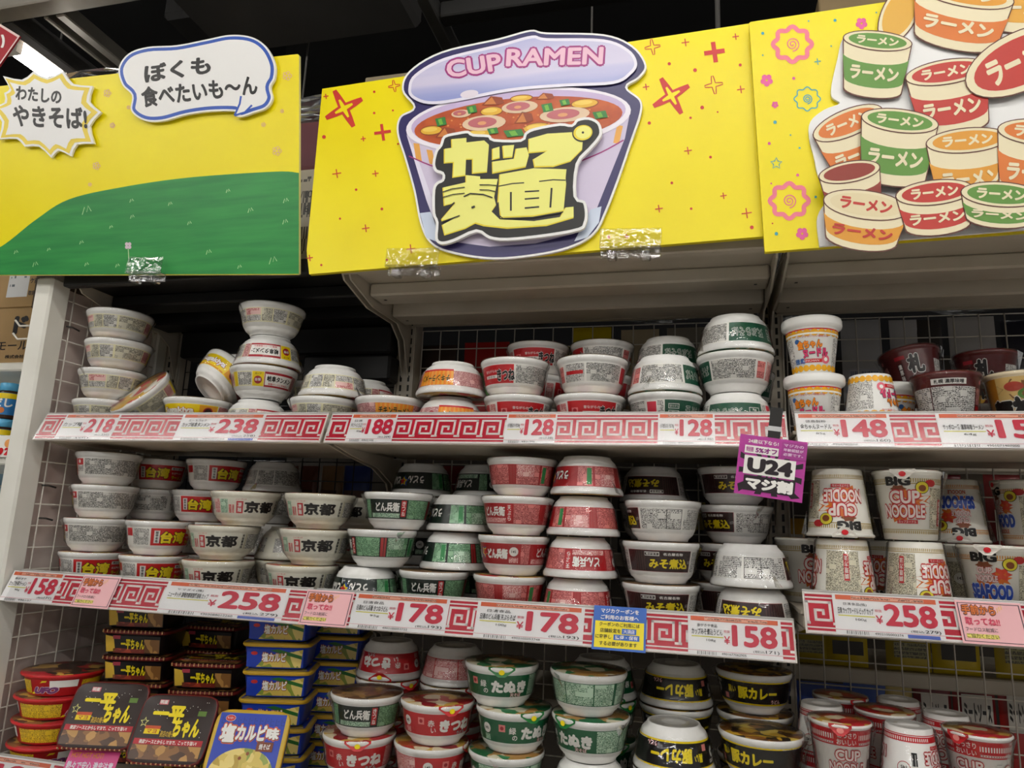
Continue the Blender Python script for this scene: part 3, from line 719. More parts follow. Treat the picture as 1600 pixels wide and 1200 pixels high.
a.slab(op, SW, .012, .017, P('#f4f3f0', .5))
CRM = P('#e8dcb8', .45); BRN = P('#5b2f22', .5); off = [.0174]
def cup(cx, cy, rx, ry, h, rot, col, txt=None, tcol=None, lidonly=False, lidcol=None):
    c, s = math.cos(math.radians(rot)), math.sin(math.radians(rot)); z = off[0]; off[0] += .0016
    a.T = lambda q: (cx+q[0]*c-q[1]*s, cy+q[0]*s+q[1]*c)
    def arc(r, k, y, t0, t1): return [(r*math.cos(t), y+k*math.sin(t)) for t in (t0+(t1-t0)*i/12 for i in range(13))]
    bot = arc(rx*.84, ry*.8, h, 0, PI); tc = tcol or CRM
    body = [(rx, 0)]+bot+[(-rx, 0)]
    if not lidonly:
        a.fill([(x*1.0+(1.6 if x > 0 else -1.6), y+(1.8 if y > h*.6 else 0)) for x, y in body], BRN, z)
        a.fill(body, CRM, z+.0003)
        a.fill(arc(rx*.985, ry*.95, h*.30, PI, 0)+arc(rx*.87, ry*.85, h*.80, 0, PI), P(col, .45), z+.0005)
    a.fill(ell(0, 0, rx+1.8, ry+1.8, 0), BRN, z+.0007); a.fill(ell(0, 0, rx, ry, 0), CRM, z+.0009); a.fill(ell(0, 0, rx*.86, ry*.80), P(lidcol or col, .45), z+.0011)
    if txt:
        a.text(txt, (-rx*.62, -ry*.45), (rx*.62, -ry*.45), (-rx*.62, ry*.45), tc, z+.0013, .05)
        if not lidonly:
            a.text(txt, (-rx*.72, h*.42+ry*.55), (rx*.72, h*.42+ry*.55), (-rx*.72, h*.68+ry*.72), tc, z+.0013, .05)
    a.T = None
cup(1401, 32, 26, 50, 60, 27, '#d9a63c', None, None, True)
cup(1590, -28, 60, 16, 78, 0, '#dda23c', 'ラーメン', CRM)
cup(1700, -10, 62, 16, 90, -6, '#c03a2a', 'ラーメン', CRM)
cup(1500, 4, 76, 20, 72, 11, '#d2722a', 'ラーメン', CRM, False, '#d9962e')
cup(1366, 78, 52, 14, 76, 6, '#5c8c36', 'ラーメン', CRM)
cup(1320, 205, 56, 20, 70, -22, '#d2722a', 'ラーメン', CRM)
cup(1470, 128, 62, 18, 82, -9, '#b93329', 'ラーメン', CRM)
cup(1585, 112, 92, 44, 70, -25, '#b93329', 'ラーメン', CRM, True)
cup(1690, 120, 66, 18, 92, 6, '#5c8c36', 'ラーメン', CRM)
cup(1398, 205, 58, 17, 86, 7, '#5c8c36', 'ラーメン', CRM)
cup(1500, 236, 62, 18, 88, -5, '#d9962e', 'ラーメン', CRM)
cup(1610, 225, 64, 19, 92, 5, '#d2722a', 'ラーメン', CRM)
cup(1320, 285, 46, 15, 60, -10, '#8c2f22', None)
cup(1345, 336, 64, 21, 52, 8, '#d9962e', 'ラーメン', P('#b93329', .45), False, '#e2d3aa')
cup(1448, 318, 58, 18, 50, -6, '#b93329', 'ラーメン', CRM)
cup(1548, 322, 60, 18, 36, 4, '#5c8c36', 'ラーメン', CRM)
cup(1690, 250, 62, 18, 84, -8, '#b93329', 'ラーメン', CRM)
fin(a, 'ramen_cup_cutout', e3)

# clear clips that hold the boards
def clip(px, py, Y, w, label, rot=0):
    p = atY(px, py, Y); e = empty('sign_clip', p); tag(e, label, 'clip', 'clear sign clips'); e.rotation_euler.y = rot
    m = film('clip_plastic', .05, .07, (.93, .93, .93, 1), .3, 60, .45)
    b = MB(); b.bev(-w, w, -.010, -.006, -.004, .030, m, .001); b.bev(-w, w, -.010, .010, -.008, -.004, m, .001); b.bev(-w, w, .008, .012, -.02, -.004, m, .001)
    b.build('holder', e)
    for s in (-.75, .35):
        b = MB(); b.bev(w*s, w*s+.018, -.012, .014, -.026, -.010, m, .003); b.build('jaw', e)
clip(228, 424, -.05, .045, 'clear plastic clip at the lower edge of the green board', .05)
clip(645, 413, -.062, .055, 'clear plastic clip at the lower left of the middle board', .05)
clip(985, 384, -.062, .055, 'clear plastic clip at the lower right of the middle board', .05)
# ------------------------------------------------------------------ printed containers
class Wrap:
    """maps (degrees round, fraction up the label) onto a conical wall"""
    def __init__(s, r0, z0, r1, z1): s.r0, s.z0, s.r1, s.z1 = r0, z0, r1, z1; s.b = MB(); s.rm = (r0+r1)/2; s.H = z1-z0
    def pt(s, deg, f, e): 
        a = math.radians(deg); r = s.r0+(s.r1-s.r0)*f+e
        return Vector((r*math.sin(a), -r*math.cos(a), s.z0+s.H*f))
    def panel(s, a0, a1, f0, f1, m, e=.0005):
        n = max(1, int(abs(a1-a0)/6)); V = []; uv = []
        for i in range(n+1):
            d = a0+(a1-a0)*i/n
            for f in (f0, f1): V.append(s.pt(d, f, e)); uv.append((math.radians(d)*s.rm, f*s.H))
        s.b.add(V, [(2*i, 2*i+2, 2*i+3, 2*i+1) for i in range(n)], m, uv, True)
    def text(s, t, ac, fc, hf, m, e=.0012, bold=.02, wdeg=None, rot=0, slant=0):
        _, _, w, h = text_mesh(t, bold); hm = hf*s.H; wm = math.radians(wdeg)*s.rm if wdeg else hm*w/h
        c, sn = math.cos(math.radians(rot)), math.sin(math.radians(rot))
        def fn(u, v):
            x, y = u*c-v*sn+slant*v, u*sn+v*c
            return s.pt(ac+math.degrees(x/s.rm), fc+y/s.H, e)
        s.b.text(t, m, fn, (-wm/2, -hm/2, wm/2, hm/2), bold, 'stretch', .006)
    def vtext(s, t, ac, f1, f0, m, wdeg, e=.0012, bold=.02):
        n = len(t); d = (f1-f0)/n
        for i, ch in enumerate(t): s.text(ch, ac, f1-d*(i+.5), d*.86, m, e, bold, wdeg)
    def out(s, t, ac, fc, hf, m1, m2, bold=.02, o=.05, wdeg=None, rot=0, slant=0, e=.0010):
        """outlined lettering: a fatter copy underneath"""
        _, _, w, h = text_mesh(t, bold); _, _, w2, h2 = text_mesh(t, bold+o)
        s.text(t, ac, fc, hf*h2/h, m2, e, bold+o, wdeg*w2/w if wdeg else None, rot, slant); s.text(t, ac, fc, hf, m1, e+.0005, bold, wdeg, rot, slant)
    def disc(s, ac, fc, r, m, e=.0009, kx=1, n=18, star=0):
        V = [s.pt(ac, fc, e)]
        for i in range(n):
            rr = r*(1 if not star or i % 2 else star); V.append(s.pt(ac+math.degrees(rr*kx*math.sin(2*PI*i/n)/s.rm), fc+rr*math.cos(2*PI*i/n)/s.H, e))
        s.b.add(V, [(0, 1+i, 1+(i+1) % n) for i in range(n)], m)
    def frame(s, a0, a1, f0, f1, m, wd=.9, e=.0007):
        wf = math.radians(wd)*s.rm/s.H
        s.panel(a0, a1, f0, f0+wf, m, e); s.panel(a0, a1, f1-wf, f1, m, e); s.panel(a0, a0+wd, f0, f1, m, e); s.panel(a1-wd, a1, f0, f1, m, e)

G1 = fine('#dddbd5', '#2c2a28', .50); G2 = fine('#e3e1dc', '#55524e', .42, .0015, .0030); GY = fine('#dcd8c4', '#5a564a', .5)
GR = fine('#8fbf95', '#2d5f3e', .5); GRL = fine('#c6e0c8', '#2f6b45', .45); RR = fine('#e58a86', '#8e1c22', .5); RL = fine('#f0c9c4', '#b83038', .5)
PKF = fine('#e2b8b4', '#93404a', .55); BW = fine('#e9e7e2', '#2a2624', .38, .0016, .0032); YF = fine('#e7c322', '#8a6410', .30, .0016, .0030); DRF = fine('#d9a8a4', '#8c2630', .5)
TW = P('#f2f0ea', .3); TK = P('#171312', .35); TY = P('#f4dd1e', .3); TR = P('#c81e28', .3)
STY = {}
class Style:
    def __init__(s, key, kind, desc, body, h, zone, foam=FOAM, lid=None, wrap=True, seg=40, lidr=None, lidz=None, tab=None, logo=None):
        s.logo = logo or TY
        s.key, s.kind, s.desc, s.h, s.foam = key, kind, desc, h, foam
        s.body, s.w, s.lid, s.wrap, s.seg, s.tab = body, Wrap(*zone), lid, wrap, seg, tab
        s.rr = max(p[0] for p in body); s.root = None; s.lidr = lidr or s.rr-.0022; s.lidz = lidz or h+.0004; STY[key] = s
    def make(s):
        """first instance of the kind, with its parts"""
        e = empty(s.kind); b = MB(); b.lathe(s.body, s.foam, s.seg); b.build('cup' if s.kind == 'noodle_cup' else 'bowl', e)
        if s.w.b.v: s.w.b.build('printed_sleeve', e)
        l = MB(); l.lathe([(0, s.lidz), (s.lidr*.5, s.lidz), (s.lidr, s.lidz), (s.lidr+.0006, s.lidz-.0012)], s.lid or P('#d9d6cf', .3), s.seg); s.lobj = l.build('lid', e)
        if s.tab:
            t = MB(); r = s.rr; q = [(-20, .001, s.h+.0012), (20, .001, s.h+.0012), (20, .0012, s.h-.004), (5, .002, s.h-.016), (-5, .002, s.h-.016), (-20, .0012, s.h-.004)]
            V = [Vector(((r+ee)*math.sin(math.radians(d)), -(r+ee)*math.cos(math.radians(d)), z)) for d, ee, z in q]
            t.add(V, [(0, 1, 2, 5), (5, 2, 3, 4)], s.tab); c = Vector((0, -(r+.0028), s.h-.0075))
            t.add([c]+[c+Vector((.0055*math.sin(i*.5236), .0002, .0045*math.cos(i*.5236))) for i in range(12)], [(0, 1+i, 1+(i+1) % 12) for i in range(12)], s.logo)
            o = t.build('opening_tab', s.lobj)
        if s.wrap:
            rnd = random.Random(sum(map(ord, s.key))); r0 = s.body[2][0]
            pr = [(r0*.5, .0002), (r0+.001, .0004), (s.w.r0+.0035, s.w.z0), (s.w.r1+.0030, s.w.z1), (s.rr+.0012, s.h*.93), (s.rr+.0008, s.h+.0012), (s.rr*.5, s.h+.0016)]
            f = MB(); f.lathe(pr, film(), s.seg, jit=lambda i, k: rnd.uniform(-.0007, .0007) if 1 < i < 4 else 0)
            for sg in (-1, 1):
                x = sg*(s.rr+.001); f.add([(x, -.02, s.h-.001), (x+sg*.006, 0, s.h-.004), (x, .02, s.h-.001), (x*.93, 0, s.h*.62)], [(0, 1, 3), (1, 2, 3)], film())
            f.build('plastic_wrap', e)
        s.root = e; s.used = False; return e
    def inst(s):
        if s.root is None: return s.make()
        return copy_thing(s.root)
LIDG = food('brown', ['#6b4a33', '#8a6a48', '#b08a52', '#4b3a2c', '#9b7b58'])
LIDR = food('red', ['#b5262c', '#c9a24a', '#d9c9a8', '#a8502a', '#8c1c24'], 40)
LIDN = food('green', ['#1f6a40', '#b58a4a', '#d9d2b8', '#6a4a30', '#2f7a4a'], 40)
LIDC = food('curry', ['#2a211c', '#c9a030', '#8a5a28', '#d9c05a', '#5a3a22'], 45)
LIDW = food('pale', ['#d5cfbf', '#c9a24a', '#b8484a', '#ddd8cc', '#a98a58'], 40)
DB = [(0, .003), (.040, .003), (.043, 0), (.046, 0), (.0475, .004), (.0555, .012), (.0590, .020), (.0665, .0595), (.0674, .0612), (.0690, .0625), (.0708, .066), (.0712, .0712), (.0700, .073), (0, .0725)]
DZ = (.0590, .0205, .0664, .0590)
WD = [(0, .003), (.038, .003), (.041, 0), (.044, 0), (.0455, .005), (.0555, .0135), (.0615, .023), (.0700, .0565), (.0712, .0590), (.0735, .0610), (.0745, .0650), (.0745, .0695), (.0733, .071), (0, .0705)]
WZ = (.0618, .0245, .0697, .0560)
# -- yellow labelled bowl
s = Style('gifu', 'noodle_bowl', 'yellow and white noodle bowl', WD, .071, WZ, FOAM, LIDW); w = s.w
w.panel(-180, 180, 0, 1, P('#ebe6c0', .35), .0003); w.panel(-178, -122, .06, .94, GY); w.panel(-120, -97, .1, .9, DRF); w.panel(-95, -83, 0, 1, YEL); w.panel(-81, -51, .06, .94, G1)
w.panel(-49, -28, 0, 1, YEL); w.disc(-38.5, .42, .0085, DRED); w.text('スープ', -38.5, .85, .13, TK); w.text('自慢', -38.5, .44, .2, TW, .0014)
w.panel(-27, 33, -.02, 1.02, DRED); w.panel(-25.5, 31.5, .10, .90, TW, .0008); w.text('岐阜タンメン', 3, .56, .40, TK, .0014, .035, 50); w.text('旨塩ベースに辛味あん', 3, .20, .13, TR, .0014, .01, 44); w.panel(-25, 31, .86, .93, DRED, .0009)
w.panel(34, 48, 0, 1, DRF); w.panel(50, 92, .06, .94, G1); w.panel(94, 128, .5, .94, RL); w.panel(94, 128, .06, .46, G2); w.panel(130, 150, .06, .94, GY); w.panel(152, 178, .06, .94, G1)
# -- yellow picture label bowl
s = Style('suga', 'noodle_bowl', 'bright yellow label noodle bowl', WD, .071, WZ, FOAM, LIDW); w = s.w
w.panel(-62, 58, 0, 1, YEL); w.out('Sugakiya', -18, .52, .52, TW, DRED, .05, .05, 66); w.panel(-60, 20, .04, .12, P('#d9861e', .4), .0008); w.panel(24, 56, .06, .94, P('#e8a21e', .4), .0007); w.disc(40, .5, .0105, DRED); w.disc(40, .48, .008, P('#3a2420', .4), .0012)
w.panel(60, 100, 0, 1, DRF); w.panel(102, 178, .02, .98, G1); w.panel(-178, -64, .02, .98, G1)
# -- orange label bowl
s = Style('chicken', 'noodle_bowl', 'pinkish bowl with orange label', WD, .071, WZ, FOAM, LIDW); w = s.w
w.panel(-180, 180, 0, 1, PKF); w.panel(-36, 34, .02, .98, P('#ec8a1c', .35), .0008); 
for i in range(9): w.panel(-35+i*7.7, -31.6+i*7.7, .02, .98, P('#e9a93a', .35), .001)
w.out('チキンラーメン', -1, .52, .46, TK, P('#f2c84a', .4), .03, .03, 58); w.panel(-36, 34, -.10, .02, TR, .0008); w.disc(48, .5, .008, DRED); w.panel(70, 140, .05, .95, RL, .0008)
# -- small red bowl, top shelf
s = Style('kitsune', 'noodle_bowl', 'red label udon bowl', DB, .073, DZ, FOAM, LIDR); w = s.w
w.panel(-180, 180, 0, 1, TW, .0003); w.panel(-62, 28, .02, .98, RED); w.panel(-54, -42, .34, .64, P('#e98a8a', .35), .0009); w.disc(-48, .49, .004, DRED, .0012)
w.text('昔ながらの', -18, .66, .15, TW, .0012, .01, 28); w.panel(-34, -2, .30, .46, TW, .0009); w.text('小さな', -18, .38, .1, TK, .0012, .01, 20); w.out('きつね', 13, .44, .62, TK, TW, .05, .04, 34)
w.panel(32, 110, .05, .95, G1); w.panel(114, 132, .1, .9, RR); w.panel(136, 178, .05, .95, G2); w.panel(140, 176, .42, .60, RED, .0009); w.panel(-178, -112, .05, .95, G1); w.panel(-108, -84, .10, .9, P('#d8404a', .35)); w.panel(-82, -66, .10, .9, RL)
# -- small green bowl, top shelf
DG = P('#14513a', .3)
s = Style('tempura', 'noodle_bowl', 'dark green label soba bowl', DB, .073, DZ, FOAM, LIDN); w = s.w
w.panel(-180, 180, 0, 1, TW, .0003); w.panel(-62, 34, .02, .98, DG); w.frame(-56, -38, .56, .80, TW); w.frame(-56, -38, .24, .48, TW); w.text('80g', -47, .36, .13, TW, .0012); w.text('昔ながら', -47, .68, .12, TW, .0012, .0, 14)
w.out('天ぷらそば', 2, .52, .46, DG, TW, .01, .05, 56); w.panel(38, 112, .05, .95, G1); w.panel(116, 134, .1, .9, RR); w.panel(138, 178, .05, .95, RL); w.panel(-178, -96, .05, .95, G1); w.panel(-92, -76, .05, .9, P('#d8304a', .35)); w.panel(-74, -64, .05, .95, G2)
# -- red taiwan ramen bowl
s = Style('taiwan', 'noodle_bowl', 'red ramen bowl with yellow characters', DB, .073, DZ, FOAM, LIDR); w = s.w
w.panel(-180, 180, 0, 1, TW, .0003); w.panel(-56, 52, .02, .98, P('#cf1f22', .3)); w.out('台湾', -14, .48, .68, TY, TK, .05, .05, 50); w.out('ラーメン', 32, .22, .24, TY, TK, .03, .04, 30); w.panel(14, 44, .70, .88, TW, .0009); w.text('寿がきや', 29, .79, .13, TK, .0012, .01, 26)
w.text('名古屋の味', 29, .50, .13, TW, .0012, .01, 26); w.panel(-50, -40, .15, .85, TW, .0009); w.vtext('旨辛本格', -45, .82, .18, TK, 5)
w.panel(55, 78, .05, .95, G2); w.disc(60, .74, .004, TR); w.panel(62, 100, .55, .92, DRF, .0009); w.panel(104, 176, .05, .95, G1); w.panel(-176, -120, .05, .95, G1); w.panel(-116, -96, .52, .95, TR); w.panel(-94, -60, .05, .95, G2)
# -- grey printed bowl
s = Style('plain', 'noodle_bowl', 'grey printed white bowl', DB, .073, DZ, FOAM, LIDW); w = s.w
w.panel(-180, 180, 0, 1, TW, .0003); w.panel(-62, 58, .04, .96, G1); w.panel(60, 96, .05, .95, G1); w.panel(-88, -66, .58, .95, TR); w.panel(-90, -66, .2, .55, G2); w.disc(-77, .78, .004, TW, .0009); w.panel(-178, -92, .02, .98, P('#cf1f22', .3)); w.out('台湾', -130, .48, .68, TY, TK, .05, .05, 50); w.panel(100, 178, .05, .95, G2)
# -- kyoto bowl
CR = P('#e2dfd0', .35)
s = Style('kyoto', 'noodle_bowl', 'cream noodle bowl with black brush characters', WD, .071, WZ, CREAMFOAM, LIDW); w = s.w
w.panel(-180, 180, 0, 1, CR, .0003); w.panel(-46, -34, .04, .84, P('#c3353a', .35)); w.vtext('凄麺', -40, .78, .10, TW, 7); w.text('ニュータッチ', -38, .96, .10, TR, .0012, .01, 18); w.text('京都', -4, .48, .78, TK, .0012, .045, 56)
w.vtext('背脂醤油味', 34, .98, .02, TK, 4.6); w.panel(40, 41.2, 0, 1, P('#a59a6a', .4)); w.panel(43, 92, .02, .98, G1); w.panel(94, 95, 0, 1, P('#a59a6a', .4)); w.panel(98, 160, .02, .98, G1); w.panel(-178, -100, .02, .98, G1); w.panel(-96, -80, .05, .95, RL); w.panel(-78, -62, .05, .95, GRL); w.panel(-60, -50, .05, .6, RR)
# -- green and red udon bowls of one make
def donbei(key, desc, base, f1, f2, lid, flav):
    s = Style(key, 'noodle_bowl', desc, DB, .073, DZ, FOAM, lid); w = s.w
    w.panel(-180, 180, 0, 1, base, .0003); w.text('どん兵衛', -22, .60, .48, TW, .0012, .04, 46); w.panel(4, 13, .12, .94, P('#c3262c', .35), .0009); w.vtext(flav, 8.5, .92, .14, TW, 6)
    w.panel(-56, 2, .06, .28, f2, .0009); w.panel(16, 64, .03, .97, f1); w.panel(66, 76, .03, .97, P('#a83232', .35)); w.panel(78, 120, .03, .97, f1); w.panel(80, 110, .40, .96, f2, .0009)
    for i, c in enumerate(('#2c4f9c', '#e8d21e', '#c8262c')): w.disc(-150+i*2, .55, .0135-.003*i, P(c, .35), .0009+.0003*i, 1, 10, .55)
    w.out('うどん', -176, .45, .45, TW, TK, .05, .05, 34); w.text('どん兵衛', -118, .5, .5, TW, .0012, .07, 40)
    w.disc(-88, .62, .0085, TW); w.text('145', -88, .62, .12, TK, .0014, .01); w.panel(-96, -80, .08, .34, f2, .0009); w.panel(124, 150, .03, .97, f1); w.panel(-76, -60, .04, .96, f1); w.panel(126, 134, .1, .9, P('#2f8a4a', .4), .0009)
donbei('donbei_g', 'green and black udon bowl', P('#12211a', .3), GR, GRL, LIDG, 'きつね')
donbei('donbei_r', 'red udon bowl with white lettering', P('#a81a20', .3), RR, RL, LIDR, '天ぷら')
# -- miso bowl
MB_ = P('#2e1416', .3); BRS = P('#4a2a28', .35)
s = Style('miso', 'noodle_bowl', 'dark brown miso udon bowl', DB, .073, DZ, FOAM, LIDG); w = s.w
w.panel(-180, 180, 0, 1, TW, .0003); w.panel(-58, 56, .02, 1.0, P('#8a2a2c', .35)); w.panel(-57, 55, .04, .98, MB_, .0008)
for i in range(7): w.panel(-52+i*4.5, -50.4+i*4.5, .04, .98, BRS, .001)
w.text('みそ煮込', 16, .40, .46, TY, .0014, .042, 66); w.panel(-24, 0, .74, .92, TW, .001); w.panel(-23, -1, .77, .89, MB_, .0012); w.text('寿がきや', -12, .83, .09, TW, .0015, .02, 18); w.text('名古屋名物', 22, .83, .13, TW, .0014, .02, 32); w.text('うどん', 52, .48, .2, TW, .0014, .0, 5, 90)
w.panel(60, 130, .04, .96, BW); w.frame(104, 130, .04, .96, TK); w.panel(134, 178, .04, .96, BW); w.panel(-178, -130, .04, .96, BW); w.panel(-126, -62, .04, .96, BW); w.panel(-118, -84, .36, .56, BW, .0009); w.text('熱湯五分', -101, .46, .14, TK, .0012, .04)
# -- red fox / green racoon bowls
def maruchan(key, desc, base, fp, fl, lid, t1, t2, sub, tab):
    s = Style(key, 'noodle_bowl', desc, DB, .073, DZ, FOAM, lid, tab=tab); w = s.w
    w.panel(-180, 180, 0, 1, base, .0003); w.panel(-54, -43, .50, .82, P('#e58a84', .35), .0009); w.disc(-48.5, .66, .0034, DRED, .0012)
    w.text(t1[0], -31, .58, .32, TW, .0012, .02); w.text(t1[1], -27, .26, .22, TW, .0012, .02); w.text(t2, 14, .47, .58, TW, .0012, .07, 62); w.out(sub, 26, .10, .16, TW, P('#23304f' if key == 'akai' else '#b3262c', .35), .01, .06, 20)
    w.panel(52, 92, .03, .97, fp); w.panel(94, 140, .03, .97, fl); w.panel(96, 138, .55, .9, fp, .0009); w.panel(142, 176, .03, .97, fp); w.disc(-78, .58, .0088, TW); w.text('145', -78, .58, .13, TK, .0014, .01); w.panel(-84, -72, .05, .30, fl, .0009)
    w.panel(-178, -100, .03, .97, fp); w.panel(-170, -140, .3, .7, fl, .0009)
maruchan('akai', 'red brush lettered udon bowl', P('#c4242a', .3), RL, RL, LIDR, '赤い', 'きつね', 'うどん', P('#c9262c', .3))
maruchan('midori', 'green brush lettered soba bowl', P('#14603a', .3), GRL, GRL, LIDN, '緑の', 'たぬき', '天そば', P('#1f7a3a', .3))
# -- curry bowl
s = Style('curry', 'noodle_bowl', 'black curry udon bowl with yellow lettering', DB, .073, DZ, FOAM, LIDC); w = s.w
w.panel(-180, 180, -.06, 1.06, YEL, .0003); w.panel(-180, 180, .02, .98, P('#161313', .35), .0006); w.text('黒い', -46, .60, .34, TY, .0012, .03, 15); w.text('豚カレー', -2, .50, .58, TY, .0012, .055, 66); w.out('うどん', 30, .14, .18, TW, P('#c3262c', .35), .02, .06, 18); w.panel(-64, -55, .1, .36, P('#e58a84', .35), .0009)
w.panel(44, 110, .0, 1, G2); w.disc(-84, .5, .0085, TW); w.text('145', -84, .5, .12, TK, .0014); w.panel(-100, -72, .76, .9, G2, .0009); w.panel(-178, -112, .05, .95, G2, .0009)
# ---- cups
KB = [(0, .003), (.031, .003), (.033, 0), (.0345, .001), (.0455, .084), (.0470, .0855), (.0520, .089), (.0530, .092), (.0530, .101), (.0515, .105), (0, .1045)]
s = Style('kin', 'noodle_cup', 'white cup with orange lettering and wide lid', KB, .105, (.0348, .004, .0452, .083), P('#efeeea', .3), P('#dfe0de', .25), False); w = s.w; YS = P('#e7a81c', .35)
w.panel(-180, 180, .955, .985, TR); w.panel(-180, 180, .045, .07, YS)
for i in range(22):
    w.disc(-180+i*16.4, .885, .0062, YS, .0008, 1, 12); w.panel(-180+i*16.4-8.2, -180+i*16.4+8.2, .845, .887, TW, .0010); w.disc(-180+i*16.4+8, .075, .0058, YS, .0008, 1, 12)
ORG = P('#e8861c', .35)
for ac in (-4, 178):
    w.text('スープがおいしい徳島の味', ac, .80, .05, TR, .001, .0, 74); w.out('金ちゃん', ac-8, .62, .20, ORG, P('#5a2a20', .4), .06, .05, 60, 4); w.out('ヌードル', ac+6, .42, .20, P('#d83a6a', .35), P('#4a1a3a', .4), .06, .05, 62, 4)
    w.panel(ac-34, ac+22, .20, .28, TR, .0010); w.text('KINCHAN', ac-6, .24, .045, TW, .0014, .0, 40); w.disc(ac+32, .27, .008, P('#e06a7a', .35)); w.disc(ac+32, .27, .0035, TW, .0012); w.disc(ac-38, .70, .0045, P('#2c5f9c', .35)); w.text('徳島', ac-36, .24, .13, P('#2c5f9c', .35), .0012, .03)
w.panel(50, 118, .12, .78, G2); w.panel(-130, -56, .12, .78, G2)
BG = [(0, .003), (.037, .003), (.039, 0), (.0405, .0015), (.0525, .110), (.0535, .1115), (.0555, .1125), (.0560, .1148), (.0545, .117), (0, .1165)]
def bigcup(key, desc, sea):
    s = Style(key, 'noodle_cup', desc, BG, .117, (.0407, .0035, .0523, .1085), P('#efece2', .32), LIDW, True, tab=P('#e7e2d8', .3), logo=TR); w = s.w; TK2 = P('#e09a3a' if sea else '#b59a4a', .35)
    for i in range(90):
        w.panel(-180+i*4, -178.2+i*4, .88, .945 if not sea else .93, TK2); w.panel(-180+i*4, -178.2+i*4, .07, .115, TK2)
    w.panel(-180, 180, .855, .868, TK2); w.panel(-180, 180, .125, .135, TK2); OR = P('#d9701e', .35); RDO = P('#c3262c', .35)
    for ac in (-2, 168):
        w.panel(ac-30, ac+12, .835, .99, P('#efece2', .32), .0008); w.text('BIG', ac-8, .90, .15, TK, .0013, .06, 44)
        w.disc(ac+18, .58, .0125, OR, .0008, 1.3, 14, .5); w.disc(ac-10, .40, .018, OR, .0008, 1.5, 16, .6); w.disc(ac+34, .80, .0105, TK, .0010); w.disc(ac+34, .80, .0095, P('#e8d83a', .35), .0013); w.disc(ac+34, .79, .0055, P('#8a4a1e', .4), .0016); w.disc(ac-8, .775, .007, P('#8a4a28', .45), .0009, 1.8, 12, .7)
        if not sea:
            w.disc(ac+16, .56, .024, OR, .0008, 1.4, 18, .62); w.out('CUP', ac+2, .645, .21, P('#f3e6e0', .35), RDO, .035, .075, 54); w.out('NOODLE', ac, .42, .21, P('#f3e6e0', .35), RDO, .035, .075, 78); w.panel(ac-16, ac+24, .225, .285, RDO, .001); w.text('カップヌードル', ac+4, .255, .045, TW, .0014, .0, 34)
        else:
            w.out('CUP', ac-8, .70, .10, P('#f0dcd8', .35), RDO, .05, .05, 26); w.out('NOODLE', ac-6, .575, .10, P('#f0dcd8', .35), RDO, .05, .05, 38); w.disc(ac+20, .65, .012, P('#d8442a', .35), .0009, 1.2, 12, .6); w.out('SEAFOOD', ac, .38, .23, P('#2a4fb8', .3), P('#dfe6f5', .35), .06, .05, 74); w.text('NOODLE', ac, .20, .07, P('#c3502a', .35), .0012, .03, 38)
        w.disc(ac+50, .87, .006, RDO, .0009, 1.5)
    w.panel(48, 116, .16, .80, fine('#e2dcc4', '#6a6450', .45)); w.panel(70, 80, .20, .62, RDO, .0009); w.vtext('調理方法', 75, .60, .22, TW, 7); w.panel(-130, -62, .2, .78, fine('#e2dcc4', '#6a6450', .35)); w.disc(-80, .5, .010, TW, .0009); w.text('145', -80, .5, .05, TK, .0014)
bigcup('big', 'white big noodle cup with red lettering', False); bigcup('sea', 'blue lettered seafood noodle cup', True)
RC = [(0, .003), (.031, .003), (.033, 0), (.0345, .0015), (.0462, .1010), (.0475, .1022), (.0490, .103), (.0493, .1050), (.0480, .107), (0, .1065)]
s = Style('red', 'noodle_cup', 'red and white noodle cup', RC, .107, (.0347, .0035, .0460, .0995), P('#f0eeea', .32), LIDR, True, tab=P('#c8262c', .3), logo=P('#e58a84', .35)); w = s.w
w.panel(-180, 180, .80, 1.0, TR); w.panel(-180, 180, .745, .765, TR); w.panel(-180, 180, .08, .17, TR); w.panel(-180, 180, .055, .068, TR)
for i in range(72):
    if not -10 < (-180+i*5) < 34 and not 158 < (-180+i*5): w.panel(-180+i*5, -177.4+i*5, .845, .925, TW, .0008); w.panel(-180+i*5, -177.6+i*5, .10, .15, TW, .0008)
    w.panel(-180+i*5, -177.8+i*5, .775, .79, TR)
for ac in (12, 176):
    w.panel(ac-26, ac+24, .745, .99, TR, .0009); w.text('あっさり', ac, .92, .09, TW, .0013, .02, 36); w.text('おいしい', ac-1, .81, .09, TW, .0013, .02, 38)
    w.out('CUP', ac+2, .60, .17, P('#f3e6e2', .35), P('#b8262c', .35), .03, .075, 52); w.out('NOODLE', ac, .39, .18, P('#f3e6e2', .35), P('#b8262c', .35), .03, .075, 76); w.panel(ac-16, ac+20, .215, .275, TR, .001); w.text('カップヌードル', ac+2, .245, .045, TW, .0014, .0, 32)
w.panel(66, 78, .32, .66, fine('#e8e6e0', '#222222', .7, .0012, .05)); w.disc(94, .56, .0095, P('#b8363c', .35)); w.disc(94, .56, .0085, TW, .0012); w.text('145', 94, .55, .05, TK, .0014); w.panel(-126, -66, .22, .70, RL)
SB = [(0, .003), (.034, .003), (.036, 0), (.0375, .0015), (.0515, .0965), (.0535, .0985), (.0550, .100), (.0553, .1032), (.0540, .105), (0, .1045)]
s = Style('sapporo', 'noodle_cup', 'dark red brown ramen cup', SB, .105, (.0378, .004, .0513, .0955), P('#5a1f1e', .3), LIDR, True); w = s.w; BR = P('#571b1c', .3)
